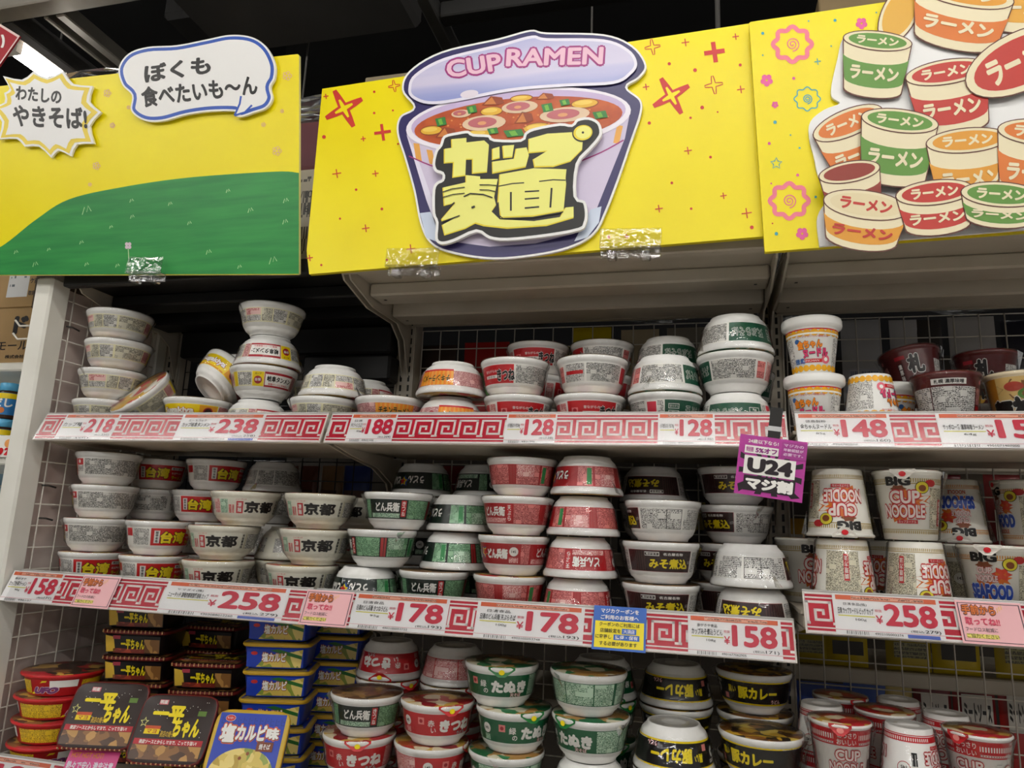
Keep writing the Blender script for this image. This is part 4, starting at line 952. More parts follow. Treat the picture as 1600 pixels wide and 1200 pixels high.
w.panel(-180, 180, 0, 1, BR, .0003); w.out('札', 6, .70, .42, TK, TW, .06, .04, 36); w.out('幌', 8, .27, .38, TK, TW, .06, .04, 36); w.panel(-34, -22, .22, .76, P('#3a1414', .35), .0009); w.vtext('濃厚味噌', -28, .74, .24, TW, 8); w.disc(-24, .12, .012, P('#7a9a3a', .4), .0009, 1.6); w.disc(-12, .08, .008, P('#e0b03a', .4), .0012, 1.4); w.panel(-36, -14, .83, .91, DRED, .0009)
w.panel(-180, -92, .02, .82, BW); w.panel(-178, -116, .86, .97, TW, .0009); w.text('札幌 濃厚味噌', -147, .915, .08, TK, .0012, .02, 52); w.panel(-88, -62, .50, .80, DRF); w.panel(-88, -62, .36, .47, TR); w.panel(-88, -62, .04, .33, BW); w.disc(-76, .92, .004, P('#e58a84', .35)); w.panel(50, 120, .05, .8, BW); w.panel(122, 178, .02, .82, BW)
s = Style('menshin', 'noodle_cup', 'orange ramen cup with large black characters', SB, .105, (.0378, .004, .0513, .0955), P('#e8d8b8', .35), LIDW, True); w = s.w
w.panel(-180, 180, 0, 1, P('#c9882a', .35), .0003); w.panel(-30, 60, .30, 1, P('#e3c27a', .35), .0006); w.disc(18, .78, .018, P('#8a5a2a', .4), .0009, 2.2, 16, .7); w.disc(28, .68, .010, P('#5c8c36', .4), .0012, 1.6); w.disc(2, .82, .008, P('#b8402a', .4), .0012, 1.6); w.out('麺', -24, .34, .50, TK, TW, .07, .04, 42); w.out('神', 16, .36, .56, TK, TW, .07, .04, 40); w.panel(-180, -70, 0, 1, P('#a8521e', .35), .0006); w.panel(80, 170, .1, .9, BW)

# ------------------------------------------------------------------ stacking
ORD = {1: 'second', 2: 'third', 3: 'fourth', 4: 'fifth'}
LABELS = set()
def put(key, x, y, z, flip, spec, label, group, tilt=None):
    s = STY[key]; e = s.inst(); fa = math.degrees(math.atan2(-x, CAM_D+y))
    e.rotation_mode = 'XYZ'; e.rotation_euler = (0, PI if flip else 0, math.radians(fa+spec)); e.location = (x, y, z+(s.h if flip else 0))
    if tilt:
        e.rotation_mode = 'QUATERNION'; R = Matrix.Rotation(math.radians(tilt[1]), 4, 'Y') @ Matrix.Rotation(math.radians(tilt[0]), 4, 'X') @ Matrix.Rotation(math.radians(fa+spec), 4, 'Z') @ (Matrix.Rotation(PI, 4, 'Y') if flip else Matrix.Identity(4))
        e.rotation_quaternion = R.to_quaternion()
    for k in ('label', 'category', 'group'):
        if k in e: del e[k]
    assert label not in LABELS, label
    LABELS.add(label); tag(e, label, 'noodle cup' if s.kind == 'noodle_cup' else 'noodle bowl', group); return e
PILES = []
def stack(px, py, Y, deck, items, place, group):
    """a pile standing on a shelf; items bottom to top = (kind, upside down, turn, dx, dy)"""
    PILES.append([atY(px, py, Y).x, Y, deck, items, place, group])
def radius_at(s, z, flip):
    if flip: z = s.h-z
    p = s.body[2:-1]
    if z <= p[0][1]: return p[0][0]+.004
    for (r0, z0), (r1, z1) in zip(p, p[1:]):
        if z <= z1: return r0+(r1-r0)*(z-z0)/max(1e-6, z1-z0)+.004
    return p[-1][0]+.004
def pile_items(P_):
    z = P_[2]+.0008; o = []
    for it in P_[3]:
        s = STY[it[0]]; dx, dy = (it[3:5] if len(it) > 4 else (0, 0)); o.append((s, it[1], P_[0]+dx, P_[1]+dy, z)); z += s.h+(.0036 if o[-1] and False else .0029)
    return o
def settle():
    """nudges neighbouring piles until none of their bowls touch"""
    for it in range(80):
        moved = False
        for i, A in enumerate(PILES):
            for B in PILES[i+1:]:
                if abs(A[2]-B[2]) > .06 or math.hypot(A[0]-B[0], A[1]-B[1]) > .2: continue
                worst = 0
                for sa, fa, xa, ya, za in pile_items(A):
                    for sb, fb, xb, yb, zb in pile_items(B):
                        lo, hi = max(za, zb), min(za+sa.h, zb+sb.h)
                        if hi-lo < .001: continue
                        d = math.hypot(xa-xb, ya-yb)
                        for k in range(7):
                            z = lo+(hi-lo)*k/6; ov = radius_at(sa, z-za, fa)+radius_at(sb, z-zb, fb)-d
                            if ov > worst: worst = ov; dirn = ((xb-xa)/(d+1e-6), (yb-ya)/(d+1e-6))
                if worst > .0004:
                    moved = True; wa = .5 if abs(A[1]-B[1]) < .05 else (0.12 if A[1] < B[1] else .88)
                    for P_, sg, w_ in ((A, -1, wa), (B, 1, 1-wa)):
                        r = max(STY[q[0]].rr for q in P_[3])+.004
                        dxs = [q[3] if len(q) > 4 else 0 for q in P_[3]]; dys = [q[4] if len(q) > 4 else 0 for q in P_[3]]
                        P_[0] += sg*dirn[0]*worst*w_; P_[1] = min(max(P_[1]+sg*dirn[1]*worst*w_, .028+r-min(dys)), YB-r-max(dys))
                        P_[0] = max(P_[0], XL-.003+r-min(dxs))
        if not moved: break
def place_piles():
    for P_ in PILES:
        r = max(STY[q[0]].rr for q in P_[3])+.004; dys = [q[4] if len(q) > 4 else 0 for q in P_[3]]; dxs = [q[3] if len(q) > 4 else 0 for q in P_[3]]
        P_[1] = min(max(P_[1], .030+r-min(dys)), YB-r-max(dys)); P_[0] = max(P_[0], XL-.003+r-min(dxs))
    settle()
    for X, Y, deck, items, place, group in PILES:
        z = deck+(.0022 if items[0][1] else .0008); n = len(items)
        for i, it in enumerate(items):
            key, flip, spec = it[:3]; dx, dy = (it[3:5] if len(it) > 4 else (0, 0)); s = STY[key]
            o = '' if n == 1 else ('bottom one ' if i == 0 else ('topmost ' if i == n-1 else ORD[i]+' up '))
            lab = f"{s.desc}{' upside down' if flip else ''}, {o}{'in ' if n > 1 else ''}{place}"
            if len(lab.split()) > 16: print('LONG', lab)
            put(key, X+dx, Y+dy, z, flip, spec, lab, group); z += s.h+.0022+(.0014 if i+1 < n and items[i+1][1] else 0)
DU, DM, DR, DL = UP+DK, MID+DK, MIDR+DK, LOWM+DK
g = 'yellow noodle bowls heaped on the top shelf'
stack(177, 575, .118, DU, [('gifu', 0, 150), ('gifu', 0, -140, .003, 0), ('gifu', 0, 172, .004, .004), ('gifu', 0, 176, -.002, .002)], 'pile by the end panel', g)
stack(236, 640, .30, DU, [('gifu', 1, 20)], 'behind the leaning bowl', g)
stack(308, 640, .105, DU, [('suga', 0, -22)], 'under the tilted yellow bowl', g)
stack(280, 630, .27, DU, [('suga', 0, 40)], 'behind the tilted yellow bowl', g)
stack(412, 560, .125, DU, [('gifu', 1, 30), ('gifu', 0, 28, .006, 0), ('gifu', 1, -6, .012, .002), ('gifu', 0, -150, .008, .004)], 'tall yellow pile of left bay', g)
stack(512, 640, .11, DU, [('gifu', 0, 175), ('gifu', 1, 130, .014, .006)], 'pile right of tall yellow pile', g)
stack(570, 610, .27, DU, [('gifu', 0, 150), ('gifu', 1, 60, .004, 0)], 'pile by the dark grid', g)
stack(492, 600, .30, DU, [('gifu', 0, 100), ('gifu', 0, 140, .0, 0)], 'rear pile behind yellow heap', g)
stack(380, 560, .31, DU, [('gifu', 0, 90), ('gifu', 1, 20), ('gifu', 0, 10)], 'rear pile behind tall yellow pile', g)
g = 'pinkish orange labelled bowls on the top shelf'
stack(606, 640, .11, DU, [('chicken', 0, 10)], 'beside the shelf bracket', g)
stack(709, 600, .11, DU, [('chicken', 1, 12), ('chicken', 1, -34)], 'pile left of red udon bowls', g)
g = 'red label udon bowls on the top shelf'
stack(805, 600, .115, DU, [('kitsune', 0, 22, .010, 0), ('kitsune', 0, -30)], 'front left red pile, top shelf', g)
stack(922, 600, .11, DU, [('kitsune', 0, 22), ('kitsune', 0, 168, .004, 0)], 'front right red pile, top shelf', g)
stack(861, 560, .275, DU, [('kitsune', 0, 60), ('kitsune', 0, 100), ('kitsune', 0, 5, 0, 0)], 'rear left red pile, top shelf', g)
stack(957, 560, .27, DU, [('kitsune', 0, 120), ('kitsune', 0, 140), ('kitsune', 0, -68)], 'rear right red pile, top shelf', g)
g = 'dark green soba bowls on the top shelf'
stack(1038, 600, .105, DU, [('tempura', 0, 62), ('tempura', 1, 68)], 'front left green pile, top shelf', g)
stack(1039, 560, .26, DU, [('tempura', 0, 30), ('tempura', 1, 130), ('tempura', 1, 24)], 'rear green pile, top shelf', g)
stack(1142, 580, .105, DU, [('tempura', 1, -16), ('tempura', 0, -78), ('tempura', 1, 24, .002, 0)], 'front right green pile, top shelf', g)
stack(1118, 580, .26, DU, [('tempura', 0, -16), ('tempura', 0, 40)], 'hidden rear green pile, top shelf', g)
g = 'white lidded cups with orange lettering'
stack(1273, 600, .085, DU, [('kin', 0, -10), ('kin', 0, 6, 0, .001)], 'pile by the right upright', g)
stack(1360, 620, .085, DU, [('kin', 1, 55)], 'right of the lidded pile', g)
stack(1408, 620, .19, DU, [('kin', 0, 70)], 'half hidden behind upside down cup', g)
g = 'brown ramen cups on the top shelf'
stack(1487, 620, .09, DU, [('sapporo', 0, 152)], 'front one showing white print panel', g)
stack(1437, 640, .235, DU, [('chicken', 1, 90)], 'under the leaning brown cup', g)
stack(1507, 580, .25, DU, [('kitsune', 0, 40), ('sapporo', 0, -10, .0, 0)], 'rear pile behind white print panel', g)
stack(1588, 620, .09, DU, [('menshin', 0, -14)], 'at the right picture edge', g)
# second shelf
g = 'red ramen bowls on the second shelf'
stack(150, 840, .125, DM, [('taiwan', 0, 22, .0, 0), ('plain', 0, 2, .0, 0), ('plain', 0, 6, .008, 0), ('plain', 0, 14, .005, 0)], 'pile by the wire panel', g)
stack(247, 840, .12, DM, [('taiwan', 0, 28, -.002, 0), ('taiwan', 0, 42, .003, 0)], 'front pile beside grey print pile', g)
stack(257, 770, .275, DM, [('taiwan', 0, 30), ('taiwan', 0, 60), ('taiwan', 0, -150), ('taiwan', 0, 12)], 'rear red pile near wire panel', g)
stack(345, 800, .275, DM, [('taiwan', 0, 30), ('taiwan', 0, 60), ('taiwan', 0, 10, -.02, 0), ('taiwan', 0, 42, .01, 0)], 'rear red pile behind cream bowls', g)
stack(414, 800, .30, DM, [('plain', 0, 30), ('plain', 1, 20), ('plain', 0, 8), ('plain', 1, 60)], 'rear grey pile behind cream bowls', g)
g = 'cream bowls with black characters'
stack(352, 850, .115, DM, [('kyoto', 0, 4, -.004, 0), ('kyoto', 0, 0, .002, 0), ('kyoto', 0, 30, .044, .004)], 'left cream pile', g)
stack(490, 850, .11, DM, [('kyoto', 0, 2, -.020, 0), ('kyoto', 0, 8, .004, 0), ('kyoto', 0, 4, .006, .003)], 'right cream pile', g)
stack(425, 870, .27, DM, [('kyoto', 0, 120), ('kyoto', 1, 130)], 'rear pile between cream piles', g)
stack(556, 830, .28, DM, [('kyoto', 0, 0), ('kyoto', 0, 20), ('kyoto', 0, -20)], 'rear cream pile near green bowls', g)
g = 'green and black udon bowls'
stack(607, 850, .115, DM, [('donbei_g', 1, 172, -.030, 0), ('donbei_g', 0, -68, .0, 0), ('donbei_g', 0, 2, .026, .01)], 'leftmost green pile', g)
stack(655, 770, .29, DM, [('donbei_g', 0, 40), ('donbei_g', 0, 90), ('donbei_g', 0, 20), ('donbei_g', 1, 170)], 'rear left green pile', g)
stack(700, 850, .16, DM, [('donbei_g', 0, 4, -.028, -.04), ('donbei_g', 1, 108, .0, 0), ('donbei_g', 1, 130, .008, .004)], 'right green pile', g)
stack(732, 770, .285, DM, [('donbei_g', 0, 40), ('donbei_g', 0, 90), ('donbei_g', 0, 60), ('donbei_g', 1, -70)], 'rear right green pile', g)
g = 'red udon bowls on the second shelf'
stack(808, 830, .11, DM, [('donbei_r', 0, -90, -.008, 0), ('donbei_r', 0, 88, -.002, 0), ('donbei_r', 0, -22, .002, 0), ('donbei_r', 0, -88, .008, .004)], 'upright red pile', g)
stack(908, 830, .11, DM, [('donbei_r', 1, 70, -.008, 0), ('donbei_r', 1, -12, -.004, 0), ('donbei_r', 1, 88, .0, .003), ('donbei_r', 1, 134, .006, 0)], 'upside down red pile', g)
g = 'dark brown miso bowls'
stack(1032, 850, .11, DM, [('miso', 0, -8), ('miso', 0, -2, .0, 0), ('miso', 0, -98, .004, .002)], 'left brown pile', g)
stack(1030, 770, .265, DM, [('miso', 0, 10), ('miso', 0, 60), ('miso', 0, 30), ('miso', 1, -6)], 'rear left brown pile', g)
stack(1176, 890, .085, DM, [('miso', 1, -4, 0, 0), ('miso', 1, 120, -.002, 0)], 'front right brown pile', g)
stack(1140, 800, .245, DM, [('miso', 0, 8, -.02, 0), ('miso', 0, -32, -.016, 0), ('miso', 0, -60, .0, 0), ('miso', 0, -10, -.004, 0)], 'rear right brown pile', g)
g = 'big white noodle cups'
stack(1315, 830, .095, DR, [('big', 1, 82), ('big', 1, 8, -.002, 0)], 'left pair, second shelf', g)
stack(1427, 830, .095, DR, [('big', 1, 46), ('big', 0, -6, -.006, 0)], 'right pair, second shelf', g)
stack(1260, 890, .21, DR, [('big', 0, 24)], 'behind left pair near upright', g)
stack(1390, 890, .24, DR, [('big', 1, -30)], 'behind and between the pairs', g)
g = 'seafood noodle cups'
stack(1557, 890, .10, DR, [('sea', 0, -10)], 'front one, second shelf', g)
stack(1508, 800, .26, DR, [('sea', 0, 80), ('sea', 1, 4)], 'rear pair right of big cups', g)
stack(1590, 800, .245, DR, [('sea', 0, 30), ('sea', 0, -62)], 'rear pair at right edge', g)
# lowest shelf bowls
g = 'red and green bowls on the lowest shelf'
stack(566, 1170, .085, DL, [('akai', 0, 20), ('akai', 0, -2, -.006, 0), ('donbei_g', 0, 6, .004, 0)], 'left pile under blue trays', g)
stack(680, 1170, .085, DL, [('akai', 0, 60), ('akai', 0, 74, -.004, 0), ('akai', 0, 22, .004, 0)], 'second pile, lowest shelf', g)
stack(612, 1050, .245, DL, [('akai', 0, 0), ('akai', 0, 10), ('akai', 0, 40), ('akai', 1, -16)], 'rear left red pile, lowest shelf', g)
stack(704, 1050, .25, DL, [('akai', 0, 0), ('akai', 0, 10), ('akai', 0, 40), ('akai', 1, 100)], 'rear right red pile, lowest shelf', g)
stack(806, 1140, .105, DL, [('midori', 0, 40), ('midori', 0, -100, -.010, -.006), ('midori', 0, 30, .0, 0), ('midori', 0, 0, -.028, .006)], 'left green pile, lowest shelf', g)
stack(929, 1140, .08, DL, [('midori', 0, 10), ('midori', 1, 30, .0, 0), ('midori', 0, -42, .0, 0), ('midori', 0, -132, -.006, .004)], 'right green pile, lowest shelf', g)
stack(962, 1060, .25, DL, [('midori', 0, 10), ('midori', 0, 30), ('midori', 0, 50), ('midori', 1, 20)], 'rear green pile, lowest shelf', g)
g = 'black curry bowls'
stack(1052, 1160, .085, DL, [('curry', 0, 10), ('curry', 0, 30), ('curry', 1, -6)], 'front left black pile', g)
stack(1056, 1070, .25, DL, [('curry', 0, 10), ('curry', 0, 30), ('curry', 0, 40), ('curry', 1, -4)], 'rear left black pile', g)
stack(1182, 1160, .085, DL, [('curry', 0, 10), ('curry', 0, 30), ('curry', 0, -14)], 'front right black pile', g)
stack(1154, 1080, .245, DL, [('curry', 0, 10), ('curry', 0, 30), ('curry', 0, 60), ('curry', 0, 8)], 'rear right black pile', g)
g = 'red and white noodle cups'
stack(1322, 1160, .085, LOWR+DK, [('red', 0, 20), ('red', 0, 0)], 'front left pair, lowest shelf', g)
stack(1413, 1170, .085, LOWR+DK, [('red', 0, 20), ('red', 1, 80)], 'front middle pair, lowest shelf', g)
stack(1497, 1170, .09, LOWR+DK, [('red', 0, 20), ('red', 0, -34)], 'front right pair, lowest shelf', g)
stack(1300, 1130, .185, LOWR+DK, [('red', 0, 20), ('red', 1, 60)], 'second row left pair, lowest shelf', g)
stack(1385, 1130, .185, LOWR+DK, [('red', 0, 20), ('red', 0, 120)], 'second row middle pair, lowest shelf', g)
stack(1462, 1140, .20, LOWR+DK, [('red', 0, 20), ('red', 1, 150)], 'second row right pair, lowest shelf', g)
stack(1322, 1115, .285, LOWR+DK, [('red', 0, 20), ('red', 0, 40)], 'rear left pair, lowest shelf', g)
stack(1398, 1115, .29, LOWR+DK, [('red', 0, 20), ('red', 1, 40)], 'rear right pair, lowest shelf', g)
# tilted bowls
g = 'yellow noodle bowls heaped on the top shelf'
place_piles()
put('gifu', -1.224, .128, DU+.046, 0, 150, 'yellow and white noodle bowl leaning on the pile by the end panel', g, (42, -26))
p = atY(326, 592, .13)
put('suga', p.x-.010, .150, DU+.106, 0, -30, 'bright yellow label noodle bowl tipped forward on another bowl', g, (-38, 26))
put('sapporo', atY(1437, 600, .23).x, .23, DU+.0825, 0, 4, 'dark red brown ramen cup leaning back on a cup behind', 'brown ramen cups on the top shelf', (-9, -7))
DL = LOW+DK
# ------------------------------------------------------------------ round and square trays on the lowest left shelf
UB = [(0, .002), (.060, .002), (.064, 0), (.066, .002), (.0765, .036), (.080, .0385), (.0840, .0400), (.0850, .0430), (.0838, .0455), (.080, .0465), (0, .0462)]
s = Style('ufo', 'noodle_tray', 'round red yakisoba tray', UB, .047, (.0665, .0035, .0762, .0355), P('#c01f24', .3), food('ufo', ['#a8262c', '#5a3a28', '#c9a04a', '#8a5a30', '#3a2a22'], 30), False, lidr=.0815, lidz=.0468); w = s.w
w.panel(-64, 8, .06, .94, YF); w.panel(150, 178, .06, .94, YF); w.panel(-178, -150, .06, .94, YF)
w.b.add([w.pt(8, .05, .0009), w.pt(14, .05, .0009), w.pt(38, .95, .0009), w.pt(30, .95, .0009)], [(0, 1, 2, 3)], TY)
w.panel(42, 84, .50, .96, TW, .0007); w.out('UFO', 36, .32, .44, P('#7a3a72', .35), P('#e6d9e0', .35), .08, .05, 40, 0, .5); w.panel(90, 140, .1, .9, YF); w.panel(-140, -74, .3, .94, TW, .0007); w.out('UFO', -108, .36, .46, P('#7a3a72', .35), P('#e6d9e0', .35), .08, .05, 44, 0, .5)
STY['ufo'].kind = 'noodle_tray'
g = 'round red trays on the lowest shelf'
def tray_label(): pass
x = -1.3755; z = DL+.001; names = ['bottom', 'third from top', 'second from top', 'topmost']
for i, sp in enumerate((-30, 6, 0, -62)):
    put('ufo', x+.003*(i % 2)+(.006 if i == 3 else 0), .114, z, 0, sp, f'round red yakisoba tray, {names[i]} of the pile by the wire panel', g)['category'] = 'noodle tray'; z += .0485
x2 = max(atY(150, 1075, .29).x, -1.374)
for i in range(3):
    put('ufo', x2, .295, DL+.001+.0485*i, 0, 90, ('lower', 'middle', 'upper')[i]+' round red tray hidden behind the front red pile', g)['category'] = 'noodle tray'

class Box4:
    """square tray with tapered walls: front print, printed paper lid with crimped rim"""
    def __init__(s, sx, sy, h): s.sx, s.sy, s.h = sx, sy, h
    def make(s, cbody, crim, lidart, front, ribs):
        e = empty('noodle_tray'); pw = 7; sx, sy, h = s.sx, s.sy, s.h
        b = MB(); b.lathe([(0, .002), (.78, .002), (.82, 0), (.84, .003), (.93, h-.010), (.98, h-.007)], cbody, 48, sx, sy, pw); b.build('tray', e)
        r = MB(); r.lathe([(.98, h-.008), (1.0, h-.006), (1.0, h-.003), (.985, h-.0005), (.93, h-.0012)], crim, 48, sx, sy, pw); 
        for i in range(15 if ribs else 0):
            u = -sx*.86+i*sx*1.72/14; r.box(u-.0012, u+.0012, -sy*1.003, -sy*.96, h-.0055, h+.0008, ribs)
        r.build('rim', e)
        l = MB(); l.lathe([(.97, h-.001), (.90, h+.0006), (0, h+.0006)], lidart[0], 48, sx, sy, pw); T = lambda u, v, ee=.0012: Vector((u*sx*.9, v*sy*.9, h+ee)); lidart[1](l, T); l.build('lid', e)
        f = MB(); FR = lambda u, v, ee=.0008: Vector((u*sx*.80, -sy*(.845+.085*v)-ee, .003+v*(h-.014))); front(f, FR); f.build('front_print', e)
        return e
def quad(b, T, x0, y0, x1, y1, m, e): b.add([T(x0, y0, e), T(x1, y0, e), T(x1, y1, e), T(x0, y1, e)], [(0, 1, 2, 3)], m, [(x0*.07, y0*.03), (x1*.07, y0*.03), (x1*.07, y1*.03), (x0*.07, y1*.03)])
def pdisc(b, T, x, y, rx, ry, m, e, n=14, st=0):
    b.add([T(x, y, e)]+[T(x+rx*math.sin(2*PI*i/n)*(st if st and i % 2 else 1), y+ry*math.cos(2*PI*i/n)*(st if st and i % 2 else 1), e) for i in range(n)], [(0, 1+(i+1) % n, 1+i) for i in range(n)], m)
def ptext(b, T, t, x0, y0, x1, y1, m, e, bold=.02): b.text(t, m, lambda u, v: T(u, v, e), (x0, y0, x1, y1), bold)
KBLK = P('#171215', .3); GOLDY = P('#d9b23a', .35)
def ippei_lid(b, T):
    for k in range(34):
        rr = random.Random(k); pdisc(b, T, rr.uniform(-.9, .9), rr.uniform(-.25, .92), .012, .015, P('#d9d6cc', .4), .0010, 6)
    ptext(b, T, '一平', -.70, .15, .22, .72, TY, .0020, .06); ptext(b, T, 'ちゃん', .02, -.28, .78, .34, TY, .0022, .06); quad(b, T, -.62, .74, -.36, .90, P('#d8707a', .35), .0012); ptext(b, T, '明星', -.60, .76, -.38, .88, TW, .0018, .03)
    b.add([T(-.86+.13*math.sin(i*.6283)*(1 if i % 2 == 0 else .45), .16+.17*math.cos(i*.6283)*(1 if i % 2 == 0 else .45), .0014) for i in range(10)], [tuple(range(10))[::-1]], P('#e8e38a', .4)); b.add([T(-.86+.09*math.sin(i*.6283)*(1 if i % 2 == 0 else .45), .16+.12*math.cos(i*.6283)*(1 if i % 2 == 0 else .45), .0018) for i in range(10)], [tuple(range(10))[::-1]], KBLK)
    quad(b, T, -.78, -.20, -.34, .02, YEL, .0016); quad(b, T, -.78, -.04, -.34, .06, P('#c8502a', .35), .0018); ptext(b, T, 'マヨ', -.70, -.18, -.42, -.06, P('#a8402a', .4), .0020)
    ptext(b, T, '夜店の焼そば', -.30, -.28, .18, -.08, GOLDY, .0020, .02); quad(b, T, .60, .42, .84, .58, P('#5a7a2a', .4), .0014)
    quad(b, T, -.98, -.52, .98, -.34, P('#b3202c', .35), .0012); ptext(b, T, '夜店ソースとからしマヨで、こってり旨い!', -.82, -.50, .82, -.37, TW, .0018, .03)
    quad(b, T, -.98, -.97, .98, -.53, food('soba', ['#6a4526', '#8a5f32', '#b98a4a', '#4a2f1c']), .0012)
def ippei_front(b, F):
    quad(b, F, -1, .02, 1, .98, KBLK, .0006); b.add([F(-1, .98, .001), F(-.95, .05, .001), F(-.62, .1, .001), F(-.7, .9, .001)], [(0, 1, 2, 3)], GOLDY)
    quad(b, F, .42, .05, .98, .80, food('soba', ['#6a4526', '#8a5f32', '#b98a4a', '#4a2f1c']), .0010); quad(b, F, -.7, .02, .45, .26, food('soba2', ['#7a2a20', '#5a3320', '#a8402a', '#c9a04a']), .0010); ptext(b, F, '一平ちゃん', -.42, .22, .44, .80, TY, .0016, .05); quad(b, F, -.72, .78, -.45, .98, P('#a83a4a', .4), .0014)
ippei = Box4(.078, .066, .0530)
first_ip = ippei.make(KBLK, P('#6e1f1c', .35), (P('#2a1a16', .35), ippei_lid), ippei_front, P('#b98a5a', .35))
BLU = P('#1f3fb0', .3); ORN = P('#d9601e', .35); PST = food('pasta', ['#d9bf5a', '#e8d27a', '#b99a3a', '#8a9a3a', '#c8b04a'], 60)
def shio_lid(b, T):
    quad(b, T, -.98, -.98, .98, .98, BLU, .0008)
    for i in range(12):
        for (x, y) in ((-.9+.16*i, .62),): quad(b, T, x, y, x+.10, y+.02, P('#16307a', .35), .0010); quad(b, T, x, y, x+.015, y+.22, P('#16307a', .35), .0010); quad(b, T, x+.04, y+.12, x+.10, y+.14, P('#16307a', .35), .0010)
    pdisc(b, T, -.66, .80, .15, .11, TW, .0012, 20); pdisc(b, T, -.66, .80, .14, .10, P('#c8302c', .35), .0015, 20); ptext(b, T, 'サンヨー', -.76, .76, -.56, .84, TW, .0018, .02)
    for t, x0, x1, y0, y1 in (('塩', -.84, -.40, .02, .62), ('カルビ', -.38, .50, .10, .62), ('味', .50, .88, .16, .54)):
        ptext(b, T, t, x0-.03, y0-.05, x1+.03, y1+.05, ORN, .0014, .11); ptext(b, T, t, x0-.005, y0-.02, x1+.015, y1, KBLK, .0018, .07); ptext(b, T, t, x0, y0, x1, y1, TW, .0022, .06)
    b.add([T(.95*math.cos(a)*.98, -.95+.82*math.sin(a), .0012) for a in (PI*i/20 for i in range(21))], [tuple(range(21))], PST); quad(b, T, .30, -.22, .78, .08, P('#7a3a1e', .4), .0020); ptext(b, T, '焼そば', .38, -.16, .70, .02, TW, .0024, .02); pdisc(b, T, -.1, -.45, .05, .06, P('#8a4a1e', .4), .0018, 8); pdisc(b, T, .1, -.30, .05, .06, P('#8a4a1e', .4), .0018, 8)
def shio_front(b, F):
    quad(b, F, -1, .02, 1, .98, BLU, .0006); b.add([F(-.66, .02, .001), F(.92, .02, .001), F(.98, .98, .001), F(.62, .86, .001), F(-.30, .62, .001)], [(0, 1, 2, 3, 4)], PST); b.add([F(-.2, .9, .0012), F(.95, .46, .0012), F(.95, .64, .0012), F(.1, .98, .0012)], [(0, 1, 2, 3)], P('#2a6a2a', .4))
    ptext(b, F, '塩カルビ', -.48, .26, .42, .84, P('#a8521e', .4), .0014, .12); ptext(b, F, '塩カルビ', -.46, .30, .40, .80, TW, .0018, .04); pdisc(b, F, -.74, .74, .12, .10, P('#c8302c', .35), .0012)
shio = Box4(.074, .062, .0530)
first_sh = shio.make(BLU, P('#c9a02a', .3), (P('#c8a83a', .35), shio_lid), shio_front, None)
USED = set()
def tray(first, x, y, z, rot, label, group):
    e = first if first.name not in USED else copy_thing(first); USED.add(first.name)
    e.location = (x, y, z); e.rotation_euler = rot
    for k in ('label', 'category', 'group'):
        if k in e: del e[k]
    assert label not in LABELS, label
    LABELS.add(label); tag(e, label, 'noodle tray', group); return e
ga = 'black yakisoba trays'; gb = 'blue and yellow yakisoba trays'
xa = atY(232, 1025, .20).x; lay = ('bottom', 'second up', 'third up', 'fourth up', 'fifth up', 'topmost')
for i in range(6): tray(first_ip, xa-.004*i, .205+.003*(i % 2), DL+.001+.0562*i, (0, 0, math.radians(13+(i*5) % 4)), f'black yakisoba tray, {lay[i]} of the tall black pile', ga)
xb = atY(330, 1060, .20).x
for i, nm in enumerate(('bottom', 'second up', 'third up', 'topmost')): tray(first_ip, xb, .205, DL+.001+.0562*i, (0, 0, math.radians(14+(i*3) % 4)), f'black yakisoba tray, {nm} of the lower black pile', ga)
for i in range(5): tray(first_ip, atY(330, 1000, .335).x+.02, .335, DL+.001+.0562*i, (0, 0, math.radians(8)), f'black yakisoba tray, {lay[i]} of the dark pile behind lower black pile', ga)
xc = atY(440, 1060, .19).x
for i in range(6): tray(first_sh, xc+.003*(i % 2)-.002*i, .195, DL+.001+.0562*i, (0, 0, math.radians(15+(i*3) % 5)), f'blue and yellow yakisoba tray, {lay[i]} of the front blue pile', gb)
for i in range(6): tray(first_sh, xc+.055, .335, DL+.001+.0562*i, (0, 0, math.radians(12+(i*5) % 6)), f'blue and yellow yakisoba tray, {lay[i]} of the pile behind front blue pile', gb)
p = atY(163, 1160, .055); tray(first_ip, p.x, .075, DL+.105, (math.radians(60), 0, math.radians(14)), 'black yakisoba tray propped up lid forward, left of two', ga)
p = atY(272, 1172, .055); tray(first_ip, p.x, .075, DL+.095, (math.radians(60), 0, math.radians(12)), 'black yakisoba tray propped up lid forward, right of two', ga)
p = atY(389, 1185, .050); tray(first_sh, p.x, .068, DL+.088, (math.radians(62), 0, math.radians(12)), 'blue yakisoba tray propped up lid forward', gb)
# pink promotion label stuck over the left propped tray
pk = MB(); T = lambda u, v, e=0: Vector((u, -e, v)); pk.bev(-.052, .052, -.001, 0, -.022, .022, P('#d8458a', .35), .0004)
ptext(pk, T, 'HOT HOT HOT!', -.045, .008, .020, .018, P('#e8902a', .35), .0015); ptext(pk, T, '熱々で安心 激辛注意', -.048, -.014, .046, .002, P('#e8dcea', .35), .0015, .03)
p = atY(143, 1192, .012); o = pk.build('promo_label', None, (p.x, .012, p.z)); o.rotation_euler = (math.radians(-28), 0, math.radians(12)); tag(o, 'pink promotion label in front of the left propped black tray', 'label')

